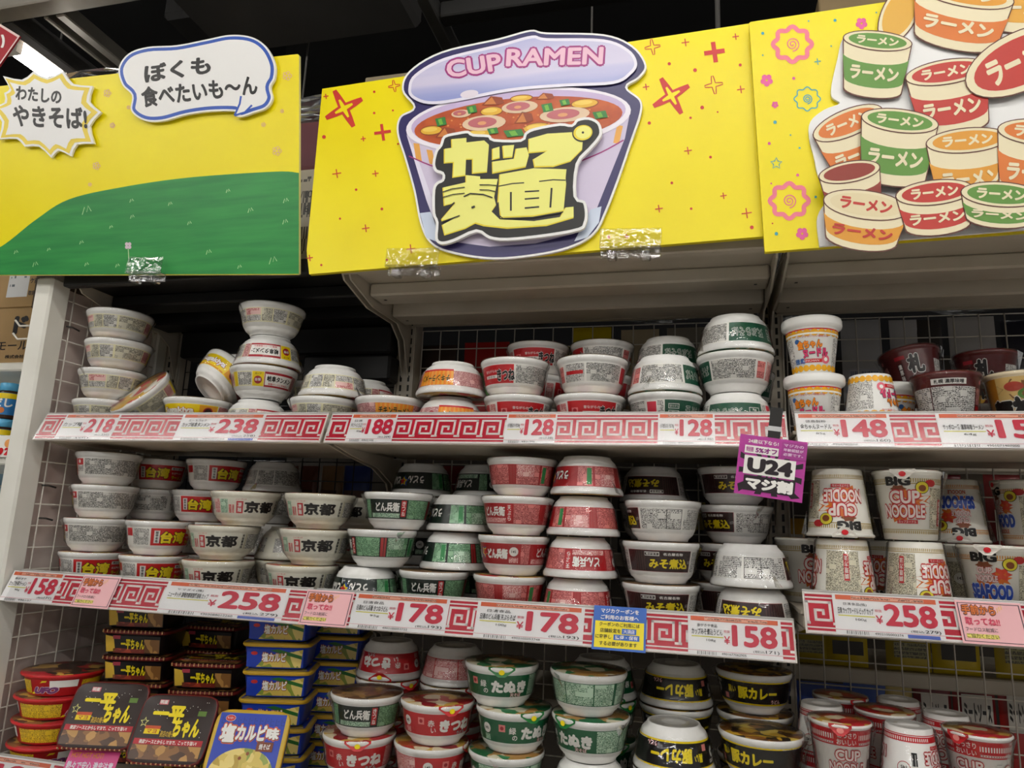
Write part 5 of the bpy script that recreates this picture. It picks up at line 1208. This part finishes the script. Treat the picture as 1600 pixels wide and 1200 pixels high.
# ------------------------------------------------------------------ price tags in the strips
def pxs(x0, x1, y, zb): return strip_x(x0, y, zb), strip_x(x1, y, zb)
def price_tag(x0, x1, zb, price, taxed, name, maker, gram, code, label, hdr=True, cut=False):
    F0 = SF(zb); cx = (x0+x1)/2; c0 = F0(cx, 0, 0); F = lambda u, v, e=0: F0(u, v, e)-c0
    b = MB(); L = x1-x0; e0 = .0018
    def r(u0, v0, u1, v1, m, e): rect(b, F, x0+u0*L, v0*SH, x0+u1*L, v1*SH, m, e)
    def t(s, u0, v0, u1, v1, m, bold=.0): b.text(s, m, lambda u, v: F(u, v, .0027), (x0+u0*L, v0*SH, x0+u1*L, v1*SH), bold)
    r(0, 0, 1, 1, P('#f3f2f2', .28, .45), e0); b.add([F(x0, 0, .0010), F(x1, 0, .0010), F(x1, SH, .0010), F(x0, SH, .0010)], [(3, 2, 1, 0)], P('#f3f2f2', .28, .45))
    if hdr: r(.03, .85, .97, .965, P('#d9663f', .3), .0022); r(.18, .868, .86, .945, fine('#e9a88c', '#8a5a48', .55, .002, .0034), .0025)
    n = len(price); pw = .16*n if L > .13 else .19*n; px0 = .955-pw
    t(price, px0, .26, .955, .80, P('#c92b45', .3), .035); t('¥', px0-.085, .30, px0-.02, .50, P('#c92b45', .3), .01); t('税抜', px0-.085, .58, px0-.02, .65, P('#c92b45', .3))
    t('(税込', .955-.26, .13, .955-.14, .20, TK); t(taxed+')', .955-.13, .12, .965, .215, TK, .005)
    if name: t(name, .04, .50, px0-.10, .66, TK, .012); r(.04, .445, px0-.09, .47, P('#d9d24a', .4), .0022)
    if maker: t(maker, .10, .70, min(.32, px0-.12), .78, TK)
    if gram: t(gram, .20, .33, .30, .40, TK)
    r(0, .105, 1, .115, P('#d98a94', .3), .0022)
    for i in range(26):
        if (i*7) % 5 < 3: r(.10+.008*i, .015, .104+.008*i+.0015*((i*3) % 3), .095, TK, .0023)
    t(code, .36, .03, .62, .085, TK)
    if taxed in ('258', '279', 'blue', '13_'): r(.66, .01, .95, .09, P('#4a62b8', .35), .0023)
    o = b.build('price_tag', None, c0); tag(o, label, 'price tag', 'price tags in the shelf strips'); return o
u1 = lambda a, b_, y, z: pxs(a, b_, y, z)
price_tag(*u1(95, 181, 668, UP), UP, '218', '235', 'カップ麺', '', '', '4901', 'white price tag reading 218 on the top left strip')
price_tag(*u1(278, 409, 670, UP), UP, '238', '258', 'カップ岐阜タンメン', 'エースコック', '', '490107154', 'white price tag reading 238 on the top left strip')
price_tag(*u1(545, 617, 670, UP), UP, '188', '204', 'チキンラーメン どんぶり', '日清', '85g', '4902105', 'white price tag reading 188 below the orange label bowl')
price_tag(*u1(790, 869, 669, UP), UP, '128', '138', '小海老天ぷら そば 84g', '', '', '4901990', 'white price tag reading 128 below the red udon bowls')
price_tag(*u1(1028, 1117, 669, UP), UP, '128', '138', '小海老天ぷら そば 90g', '', '', '4901990', 'white price tag reading 128 below the dark green bowls')
price_tag(*u1(1245, 1393, 672, UP), UP, '148', '160', '金ちゃんヌードル', '徳島製粉', '85g', '4904760010', 'white price tag reading 148 below the lidded cups')
price_tag(*u1(1466, 1660, 672, UP), UP, '158', '170', 'サッポロ一番 濃厚味噌ラーメン', '', '64g', '4901071407000', 'white price tag with yellow underline at right end of top strip')
price_tag(*u1(15, 98, 908, MID), MID, '158', '171', 'カップ台湾ラーメン', '寿がきや', '90g', '490107', 'white price tag reading 158 at far left of second strip')
price_tag(*u1(256, 452, 930, MID), MID, '258', '279', 'ニュータッチ 凄麺京都背脂醤油味 カップ', 'ヤマダイ(株)', '', '4903088012260', 'white price tag reading 258 below the cream bowls')
price_tag(*u1(551, 701, 955, MID), MID, '178', '193', '日清のどん兵衛 きつねうどん', '日清食品', '95g', '4902105053722', 'white price tag reading 178 below the green bowls')
price_tag(*u1(743, 913, 970, MID), MID, '178', '193', '日清のどん兵衛 天ぷらそば', '日清食品', '100g', '4902105053748', 'white price tag reading 178 below the red bowls')
price_tag(*u1(1075, 1221, 995, MID), MID, '158', '171', 'カップみそ煮込うどん', '寿がきや食品', '108g', '4901677062905', 'white price tag reading 158 below the brown miso bowls')
price_tag(*u1(1303, 1470, 960, MIDR), MIDR, '258', '279', '日清 カップヌードル ビッグ カップ', '日清食品(株)', '100g', '4902105003374', 'white price tag reading 258 below the big noodle cups')
price_tag(strip_x(-75, 1190, LOW), strip_x(82, 1205, LOW), LOW, '198', '213', 'やきそば', '', '', '490210', 'white price tag at far left of the lowest strip')
def pink_card(x0, x1, zb, label, out=.004):
    F0 = SF(zb); cx = (x0+x1)/2; c0 = F0(cx, 0, 0); F = lambda u, v, e=0: F0(u, v, e)-c0; L = x1-x0; b = MB()
    r = lambda u0, v0, u1, v1, m, e: rect(b, F, x0+u0*L, v0*SH, x0+u1*L, v1*SH, m, e)
    t = lambda s, u0, v0, u1, v1, m, bold=.0, e=.0062: b.text(s, m, lambda u, v: F(u, v, e), (x0+u0*L, v0*SH, x0+u1*L, v1*SH), bold)
    r(0, -.03, 1, .98, P('#f0b7bb', .35), .0048); b.add([F(x0, 0, .0044), F(x1, 0, .0044), F(x1, SH, .0044), F(x0, SH, .0044)], [(3, 2, 1, 0)], P('#e8e0e0', .35))
    FB = P('#4a3a44', .4)
    r(.03, .02, .045, .93, FB, .0052); r(.955, .02, .97, .93, FB, .0052); r(.03, .02, .97, .035, FB, .0052); r(.03, .915, .97, .93, FB, .0052)
    t('手前から', .07, .63, .60, .90, P('#5a2a1a', .4), .09, .0056); t('手前から', .08, .65, .59, .88, P('#d8702a', .4), .03, .0060); t('取ってね!!', .10, .40, .62, .58, P('#d03a5a', .4), .03)
    r(.08, .10, .56, .20, P('#e8d86a', .4), .0052); t('フードロス削減に', .08, .25, .56, .35, TK, .0); t('ご協力ください', .08, .10, .56, .20, TK, .0)
    for i in range(3): r(.62+.035*i, .72+.04*i, .628+.035*i, .84+.03*i, P('#f2c81e', .4), .0054)
    o = b.build('promo_card', None, c0); tag(o, label, 'promotion card', 'pink cards asking to take from the front'); return o
pink_card(*pxs(127, 187, 915, MID), MID, 'pink promotion card on the strip below the red ramen bowls')
pink_card(*pxs(476, 551, 945, MID), MID, 'pink promotion card between the left and middle strips')
pink_card(*pxs(1497, 1600, 975, MIDR), MIDR, 'pink promotion card below the seafood cups')
x0, x1 = pxs(927, 1010, 980, MID); F0 = SF(MID); c0 = F0((x0+x1)/2, 0, 0); F = lambda u, v, e=0: F0(u, v, e)-c0; L = x1-x0; b = MB()
r = lambda u0, v0, u1, v1, m, e: rect(b, F, x0+u0*L, v0*SH, x0+u1*L, v1*SH, m, e)
t = lambda s_, u0, v0, u1, v1, m, bold=.0: b.text(s_, m, lambda u, v: F(u, v, .0066), (x0+u0*L, v0*SH, x0+u1*L, v1*SH), bold)
CB = P('#2f62b8', .35); r(0, -.08, 1, 1.06, CB, .0052); b.add([F(x0, 0, .0046), F(x1, 0, .0046), F(x1, SH, .0046), F(x0, SH, .0046)], [(3, 2, 1, 0)], CB); r(.04, -.02, .96, .66, P('#f0dc1e', .35), .0056)
t('マジカクーポンを', .14, .87, .86, .99, TW, .02); t('ご利用のお客様へ', .14, .70, .86, .82, TW, .02); t('クーポンのご利用には', .12, .52, .88, .63, TK, .01); t('店舗設定を', .14, .36, .53, .47, TK, .01); r(.55, .345, .82, .485, CB, .0060); t('大須店', .58, .365, .79, .465, TW, .01)
t('に変更し', .06, .20, .36, .31, TK, .01); r(.40, .185, .88, .325, CB, .0060); t('獲得・保有', .43, .205, .85, .305, TW, .01); t('する必要があります', .14, .03, .84, .14, TK, .01)
tag(b.build('coupon_card', None, c0), 'blue and yellow coupon notice card on the second strip', 'notice card')

# purple discount card hanging from a black strap
p0 = atY(1204, 731, -.035); e = empty('discount_card', p0, (0, math.radians(7.5), math.radians(0))); tag(e, 'purple U24 discount card hanging on a black strap', 'discount card')
HW, HH = .0535, .0500
b = MB(); T = lambda u, v, ee=0: Vector((u*HW, -.0012-ee, v*HH)); b.box(-HW, HW, -.0012, 0, -HH, HH, P('#b03a94', .35)); DK2 = P('#241a20', .35)
for an in range(0, 360, 30):
    a1 = math.radians(an+6); a2 = math.radians(an+17); k = 1.0/max(abs(math.cos(a1)), abs(math.sin(a1))); k2 = 1.0/max(abs(math.cos(a2)), abs(math.sin(a2)))
    b.add([T(0, -.1, .0004), T(k*.93*math.cos(a1), k*.93*math.sin(a1), .0004), T(k2*.93*math.cos(a2), k2*.93*math.sin(a2), .0004)], [(0, 1, 2)], DK2)
quad(b, T, -1, .42, 1, 1, P('#b03a94', .35), .0006); quad(b, T, -.82, .40, .18, .66, TW, .0009); ptext(b, T, '24歳以下なら!', -.74, .74, .16, .88, TW, .0010, .02); ptext(b, T, '特別割', -.78, .44, -.56, .62, P('#b03a94', .4), .0013); ptext(b, T, '5%オフ', -.50, .44, .14, .62, P('#8a2a7a', .4), .0013, .05)
quad(b, T, .26, .36, .98, .92, P('#a03a8a', .35), .0008); 
for i, s_ in enumerate(('マジカの', '年齢認証が', '必要です。')): ptext(b, T, s_, .32, .76-.15*i, .90, .86-.15*i, P('#e8cfe4', .4), .0011)
quad(b, T, -.80, -.30, .72, .32, TW, .0010); ptext(b, T, 'U24', -.70, -.24, .64, .26, DK2, .0016, .06); quad(b, T, -.76, -.84, .76, -.34, DK2, .0010); ptext(b, T, 'マジ割', -.70, -.80, .70, -.38, TW, .0016, .07)
b.build('card', e)
b = MB(); b.box(-.010, .010, -.001, .0, HH-.006, HH+.052, BLACK); b.build('strap', e)
b = MB(); b.box(-.011, .011, -.0016, 0, HH+.012, HH+.020, P('#c9c9c9', .2, .6)); b.build('strap_clip', e)

# thin wire dividers standing between piles
def divider(px, py, zd, label):
    X = atY(px, py, .045).x; b = MB(); b.tube([(0, .09, .002), (0, .09, .05), (0, .045, .004), (0, .09, .002)], .0012, P('#8f8a84', .3, .6), 5)
    o = b.build('shelf_divider', None, (X, 0, zd+.001)); tag(o, label, 'shelf divider', 'thin wire shelf dividers')
divider(543, 640, DU, 'thin wire divider left of the orange label bowl'); divider(753, 640, DU, 'thin wire divider left of the red udon bowls')
divider(283, 905, DM, 'thin wire divider left of the cream bowls'); divider(532, 920, DM, 'thin wire divider right of the cream bowls')

# ------------------------------------------------------------------ stock seen through the back grids
def pouch(x, y, z, w_, h_, col, fp, label, group, txt=None, tcol=TK, d=.035, pf=(.30, .62)):
    e = empty('stock_pouch', (x, y, z)); tag(e, label, 'pouch', group)
    b = MB(); V = []; F_ = []; nx, nz = 8, 10
    for sgn in (-1, 1):
        for i in range(nx+1):
            for j in range(nz+1):
                u, v = i/nx*2-1, j/nz; bul = (1-u**4)*math.sin(PI*min(1, v*1.0)**.7)**.6 if 0 < v < 1 else 0
                V.append((u*w_/2, sgn*d/2*max(bul, .03), v*h_))
    n1 = (nx+1)*(nz+1)
    for sgn in (0, 1):
        for i in range(nx):
            for j in range(nz):
                a = sgn*n1+i*(nz+1)+j; q = (a, a+nz+1, a+nz+2, a+1); F_.append(q if sgn == 0 else q[::-1])
    b.add(V, F_, P(col, .3, .5), None, True); b.build('bag', e)
    f = MB(); T2 = lambda u, v, ee=.0006: Vector((u*w_*.40, -d/2-.0006-ee, v*h_)); quad(f, T2, -.9, pf[0], .9, pf[1], fp, 0)
    if txt: ptext(f, T2, txt, -.8, pf[0]+.06, .8, pf[1]-.05, tcol, .0006, .05)
    f.build('front_print', e)
def back_deck(x0, x1, z, label):
    b = MB(); b.bev(x0, x1, YB+.055, YB+.40, z-.03, z, STEEL, .003); tag(b.build('rear_shelf'), label, 'shelf', 'rear shelves behind the grids')
    
for zz_, n_ in ((1.055, 'lowest'), (1.128, 'second'), (1.40, 'third'), (1.70, 'fourth')):
    if n_ != 'second': pass
zr = atY(1400, 1050, YB+.055).z
back_deck(XR+.03, XE, zr, 'rear shelf edge behind the right bay under the yellow bags'); back_deck(XR+.03, XE, .86, 'rear shelf behind the red noodle cups')
back_deck(XR+.03, XE, 1.635, 'rear shelf behind the ramen cups of the right bay'); back_deck(XR+.03, XE, 1.40, 'rear shelf behind the big noodle cups')
back_deck(XM+.03, XR-.03, 1.70, 'rear shelf behind the red udon bowls of the top shelf'); back_deck(XM+.03, XR-.03, 1.40, 'rear shelf behind the second shelf of the middle bay')
back_deck(XL+.05, XM-.03, 1.42, 'rear shelf behind the second shelf of the left bay'); back_deck(XM+.03, XR-.03, 1.06, 'rear shelf behind the lowest middle shelf')
YP = YB+.075
def bag(px, py0, py1, w_px, z, *a, **k):
    c = atY(px, (py0+py1)/2, YP); l = atY(px-w_px/2, py1, YP); r_ = atY(px+w_px/2, py1, YP); t_ = atY(px, py0, YP); pouch(c.x, YP, z, (r_-l).length, max(.06, t_.z-z), *a, **k)
yf = fine('#8a8452', '#3a3222', .5); wf_ = fine('#c9c4b4', '#5a5650', .5)
for i, (px, w_) in enumerate(((1263, 60), (1322, 66), (1418, 70), (1492, 74), (1592, 80))):
    bag(px, 975, 1040, w_, zr+.001, '#b8a012' if i % 2 else '#a8921a', yf if i % 2 == 0 else P('#2a2418', .4), ('first', 'second', 'third', 'fourth', 'fifth')[i]+' yellow bag from left behind the grid below the big cups', 'yellow bags behind the right grid')
for i, (px, w_, c, tx) in enumerate(((1282, 84, '#1c3f9a', None), (1352, 66, '#23489c', None), (1404, 44, '#c0ab62', None), (1457, 58, '#7a1c20', 'ミートソース'), (1522, 66, '#8a1f22', 'ミートソース'), (1590, 60, '#a0241f', 'ミートソース'))):
    bag(px, 1066, 1140, w_, .861, c, P('#b9b4ac', .35) if tx else wf_, ('wide blue', 'narrow blue', 'tan', 'first dark red', 'second dark red', 'third dark red')[i]+' pouch behind the grid over the red noodle cups', 'pouches behind the red cups', txt=tx, pf=(.70, .93) if tx else (.50, .82))
for i, (px, y0, y1, w_, c) in enumerate(((1345, 500, 585, 62, '#aaa9aa'), (1412, 500, 560, 44, '#b2b0b0'), (1520, 495, 590, 74, '#a8a5a3'), (1452, 500, 560, 40, '#3a3634'), (1590, 500, 560, 50, '#20202c'))):
    bag(px, y0, y1, w_, 1.636, c, fine('#9a9aa4', '#3a4468', .45), ('pale bag with blue print', 'narrow pale bag', 'wide pale bag with grey print', 'dark brown bag', 'black bag')[i]+' behind the top grid of the right bay', 'bags behind the top right grid')
for i, (px, y0, w_, c) in enumerate(((682, 540, 60, '#3a2a24'), (760, 535, 70, '#a81f1c'), (925, 512, 60, '#c9b010'), (1000, 515, 60, '#b8a88a'), (1072, 512, 60, '#8a8478'))):
    bag(px, y0, 590, w_, 1.701, c, P('#5f9a3a', .4) if i == 1 else P('#d5c9a8', .4), ('dark brown', 'red and green', 'bright yellow', 'tan', 'grey')[i]+' bag behind the top grid of the middle bay', 'bags behind the top middle grid')
for i, (px, y0, w_, c) in enumerate(((700, 728, 60, '#7a1a1c'), (640, 735, 40, '#5a5a2a'), (760, 730, 50, '#9a8a1a'), (1000, 735, 70, '#2a2220'), (1080, 735, 60, '#3a3230'))):
    bag(px, y0, 790, w_, 1.401, c, P('#a8963a', .4), ('dark red', 'olive', 'mustard', 'black', 'charcoal')[i]+' bag behind the middle grid over the bowls', 'bags behind the middle grid')
for i, (px, w_, c) in enumerate(((415, 34, '#6a3a2c'), (450, 30, '#7a4632'), (484, 30, '#6a3424'), (520, 34, '#7a5a3a'), (560, 44, '#1f2f6a'))):
    bag(px, 728, 765, w_, 1.421, c, P('#4a2a20', .5), ('first brown', 'second brown', 'third brown', 'fourth brown', 'dark blue')[i]+' pack from left behind the dark grid', 'packs behind the dark grid')
for i, (px, w_, c) in enumerate(((1240, 34, '#c99a2a'), (1350, 30, '#c8b02a'), (1480, 50, '#8a1f2c'), (1570, 60, '#b2484a'))):
    bag(px, 742 if i > 1 else 810, 850, w_, 1.401 if i > 1 else 1.401, c, P('#d9d2c4', .4), ('orange', 'yellow', 'dark red', 'pink')[i]+' pack behind the grid of the big noodle cups', 'packs behind the right grid')
# brown board added across the far side so the next aisle stays dark
b = MB(); b.box(XL+.03, XE, YB+.62, YB+.64, .3, 2.0, noisy('shade_board', '#3a342e', '#453e37', 4, .7)); tag(b.build('shade_board'), 'dark board added across the far side to keep it dark', 'board')

# ------------------------------------------------------------------ cartons and foil on top of the shelves
CARD = noisy('cardboard', '#a08257', '#ab8c60', 12, .75, stretch=(1, 1, .3)); CARD2 = noisy('cardboard_dull', '#7d6a4a', '#877352', 12, .75)
def carton(name, x0, x1, y0, y1, z0, z1, m, label, art=None):
    c = Vector(((x0+x1)/2, (y0+y1)/2, z0)); e = empty(name, c); tag(e, label, 'carton'); b = MB(); b.bev(x0-c.x, x1-c.x, y0-c.y, y1-c.y, 0, z1-z0, m, .003); b.build('box', e)
    if art:
        f = MB(); w2 = (x1-x0)/2; h2 = z1-z0; T2 = lambda u, v, ee=.0006: Vector((u*w2, y0-c.y-ee, v*h2)); art(f, T2); f.build('print', e)
    return e
def art_stack(f, T2):
    quad(f, T2, -.6, .18, .7, .72, P('#b9b09a', .5), .0006); quad(f, T2, -1, .74, 1, .98, P('#5a2a30', .5), .0005); quad(f, T2, -.5, .22, .6, .68, fine('#b9b09a', '#4a463c', .35, .003, .006), .0009); ptext(f, T2, '/100', -.05, .56, .25, .60, TK, .0014, .0); ptext(f, T2, '615', .05, .48, .30, .52, TK, .0014, .0)
z0 = 2.0; p = atY(486, 190, .28)
carton('carton', p.x-.16, p.x+.16, .28, .52, z0, p.z, P('#5f2f30', .6), 'dark red carton with white label behind the gap between signs', art_stack)
b = MB(); V = []; F_ = []; n = 22
for i in range(n+1):
    for j in range(n):
        th, ph = PI*i/n, 2*PI*j/n; rr = 1+random.uniform(-.16, .16)
        V.append((.15*rr*math.sin(th)*math.cos(ph), .07*rr*math.sin(th)*math.sin(ph), .05+.05*rr*math.cos(th)))
for i in range(n):
    for j in range(n): F_.append((i*n+j, i*n+(j+1) % n, (i+1)*n+(j+1) % n, (i+1)*n+j))
b.add(V, F_, P('#c9c9c9', .22, .5, .9)); tag(b.build('foil_bundle', None, (p.x, .36, p.z+.008)), 'crumpled silver foil bundle on the dark red carton', 'foil')
b = MB(); V = [(x*1.6, y*1.2, z*.7) for x, y, z in V]; b.add(V, F_, P('#b5b5b5', .2, .5, .9)); pf = atY(145, 118, .34); carton('carton', -1.79, pf.x+.14, .24, .48, 2.0, pf.z-.085, P('#4a3f35', .7), 'dark carton hidden behind the left sign board'); tag(b.build('foil_bundle', None, (pf.x, .36, pf.z-.080)), 'silver foil bundle behind the left sign by the ceiling rails', 'foil')
p = atY(640, 112, .3); carton('carton', p.x-.13, p.x+.13, .3, .55, 2.05, p.z, P('#8a7d66', .7), 'tan carton peeking over the middle sign left of the cup')
def art_r(f, T2):
    for k in range(3): quad(f, T2, .1, .80-.09*k, .5, .87-.09*k, TK, .0006); quad(f, T2, .13, .815-.09*k, .47, .855-.09*k, CARD2, .0009)
    ptext(f, T2, '注意', -.3, .80, .05, .88, TK, .0010)
p = atY(1352, 3, .3); carton('carton', p.x-.10, p.x+.16, .3, .55, 2.05, p.z+.03, CARD2, 'brown carton with black marks peeking over the right sign', art_r)
# ------------------------------------------------------------------ neighbouring shelf at the far left
def art_b(f, T2):
    ptext(f, T2, 'ド', .48, .55, .76, .86, TK, .0008, .07); ptext(f, T2, 'モール', .24, .30, .82, .44, TK, .0008, .01); ptext(f, T2, '株式会社', .42, .16, .78, .22, TK, .0008); ptext(f, T2, 'ITEM', -.2, .20, .1, .25, TK, .0008)
def art_t(f, T2):
    ptext(f, T2, 'ケ商品', .60, .20, .84, .25, TK, .0008, .03); ptext(f, T2, '取扱注意', .60, .10, .86, .14, TK, .0008)
a0 = atY(40, 480, .30); a1 = atY(34, 576, .30); a2 = atY(50, 400, .30)
XB = -1.80
e = carton('carton', -2.18, XB, .30, .58, a0.z, a0.z+.36, CARD, 'upper brown carton with white label left of the post', art_t)
f = MB(); T2 = lambda u, v, ee=.0006: Vector((u*(XB+2.18)/2, -.14-ee, v*.36)); quad(f, T2, .18, .09, .58, .34, P('#d6d8dc', .5), .0006); quad(f, T2, .22, .11, .52, .16, fine('#d6d8dc', '#222222', .6, .004, .05), .0009); quad(f, T2, .22, .18, .54, .31, fine('#d6d8dc', '#55606a', .3, .003, .006), .0009); f.build('shipping_label', e)
carton('carton', -2.18, XB-.005, .295, .58, a1.z, a0.z-.002, CARD, 'lower brown carton with a large black mark left of the post', art_b)
b = MB(); b.bev(-2.4, -1.72, .22, .62, a1.z-.025, a1.z-.001, STEELW, .004); tag(b.build('side_shelf'), 'white side shelf carrying the brown cartons', 'shelf')
zl = atY(10, 712, .27).z
b = MB(); b.bev(-2.4, -1.72, .20, .62, zl-.03, zl, STEELW, .004); tag(b.build('side_shelf'), 'white side shelf carrying the blue capped jars', 'shelf')
b = MB(); 
for i in range(14): b.tube([(-2.4+.05*i, .61, 1.2), (-2.4+.05*i, .61, a1.z-.03)], .002, WIREW, 5)
for i in range(12): b.tube([(-2.4, .608, 1.22+.05*i), (-1.72, .608, 1.22+.05*i)], .002, WIREW, 5)
tag(b.build('wire_grid'), 'pale wire grid behind the blue capped jars', 'wire grid')
b = MB(); b.box(-2.5, -1.70, .66, .68, .3, 2.0, P('#8fb0c4', .5)); tag(b.build('side_board'), 'pale blue board behind the blue capped jars', 'board')
def jar(x, y, z, label, h=.115):
    e = empty('spice_jar', (x, y, z)); tag(e, label, 'jar', 'blue capped jars at the far left'); b = MB(); b.lathe([(0, 0), (.026, 0), (.028, .003), (.028, h*.74), (.022, h*.80), (0, h*.80)], P('#3a2418', .25), 24); b.build('glass_body', e)
    b = MB(); b.lathe([(.0284, h*.10), (.0286, h*.11), (.0286, h*.70), (.0284, h*.71)], P('#2a78b8', .35), 24); b.lathe([(.0288, h*.55), (.0289, h*.70)], YEL, 24); W2 = Wrap(.0287, h*.1, .0287, h*.7); W2.text('だし', 20, .55, .4, TW, .0006, .04); W2.disc(20, .2, .008, P('#c8702a', .4), .0006)
    V2 = W2.b
    for i_, f_ in enumerate(V2.f): pass
    b.v_off = len(b.v); base = len(b.v); b.v += V2.v; b.uv += V2.uv
    for f_, m_, s_ in zip(V2.f, V2.m, V2.sm): b.f.append(tuple(base+j for j in f_)); b.m.append(b.mat(V2.mats[m_])); b.sm.append(s_)
    b.build('label', e); b = MB(); b.lathe([(.0235, h*.78), (.0262, h*.79), (.0262, h*.98), (.024, h), (0, h)], P('#5cb0dc', .35), 24); b.build('cap', e)
xj = atY(8, 640, .27).x; hj = (atY(10, 598, .27).z-atY(10, 652, .27).z)
jar(xj, .275, zl, 'lower blue capped jar at the left edge', hj*1.02); jar(xj+.002, .275, zl+hj*1.03, 'upper blue capped jar at the left edge', hj*1.02); jar(xj-.065, .28, zl, 'lower blue capped jar beside the edge pair', hj*1.02)
cd = MB(); T2 = lambda u, v, ee=0: Vector((u*.06, -ee, v*.028)); cd.box(-.06, .06, 0, .002, -.028, .028, TW); pdisc(cd, T2, .72, .25, .22, .4, P('#e8a05a', .4), .001); ptext(cd, T2, '2', .55, -.85, .85, -.15, TR, .001, .08); ptext(cd, T2, '19', .10, -.85, .5, -.15, TR, .001, .08); pj = atY(2, 697, .19)
tag(cd.build('price_card', None, (pj.x-.02, .19, pj.z)), 'white card with a red number on the side shelf edge', 'price card')
# hanging red aisle sign at the top left corner
rs = MB(); q = [atY(*v, .05) for v in ((-60, 40), (0, 58), (28, 100), (-40, 140))]
c = atY(-20, 95, .05); hs = .105; T2 = lambda u, v, ee=0: Vector((u*hs, -.004-ee, v*hs*.55)); rs.box(-hs, hs, -.004, 0, -hs*.55, hs*.55, P('#a32a33', .4)); quad(rs, T2, .94, -1, 1, 1, P('#e6cfc8', .4), .0008); quad(rs, T2, -1, -1, .94, -.92, P('#e6cfc8', .4), .0008)
ptext(rs, T2, 'マン', .10, -.55, .80, .25, TW, .001, .05); tag(rs.build('hanging_sign', None, c), 'dark red hanging sign with white lettering at the top left', 'hanging sign'); bpy.data.objects['hanging_sign'].rotation_euler = (0, math.radians(-58), 0)
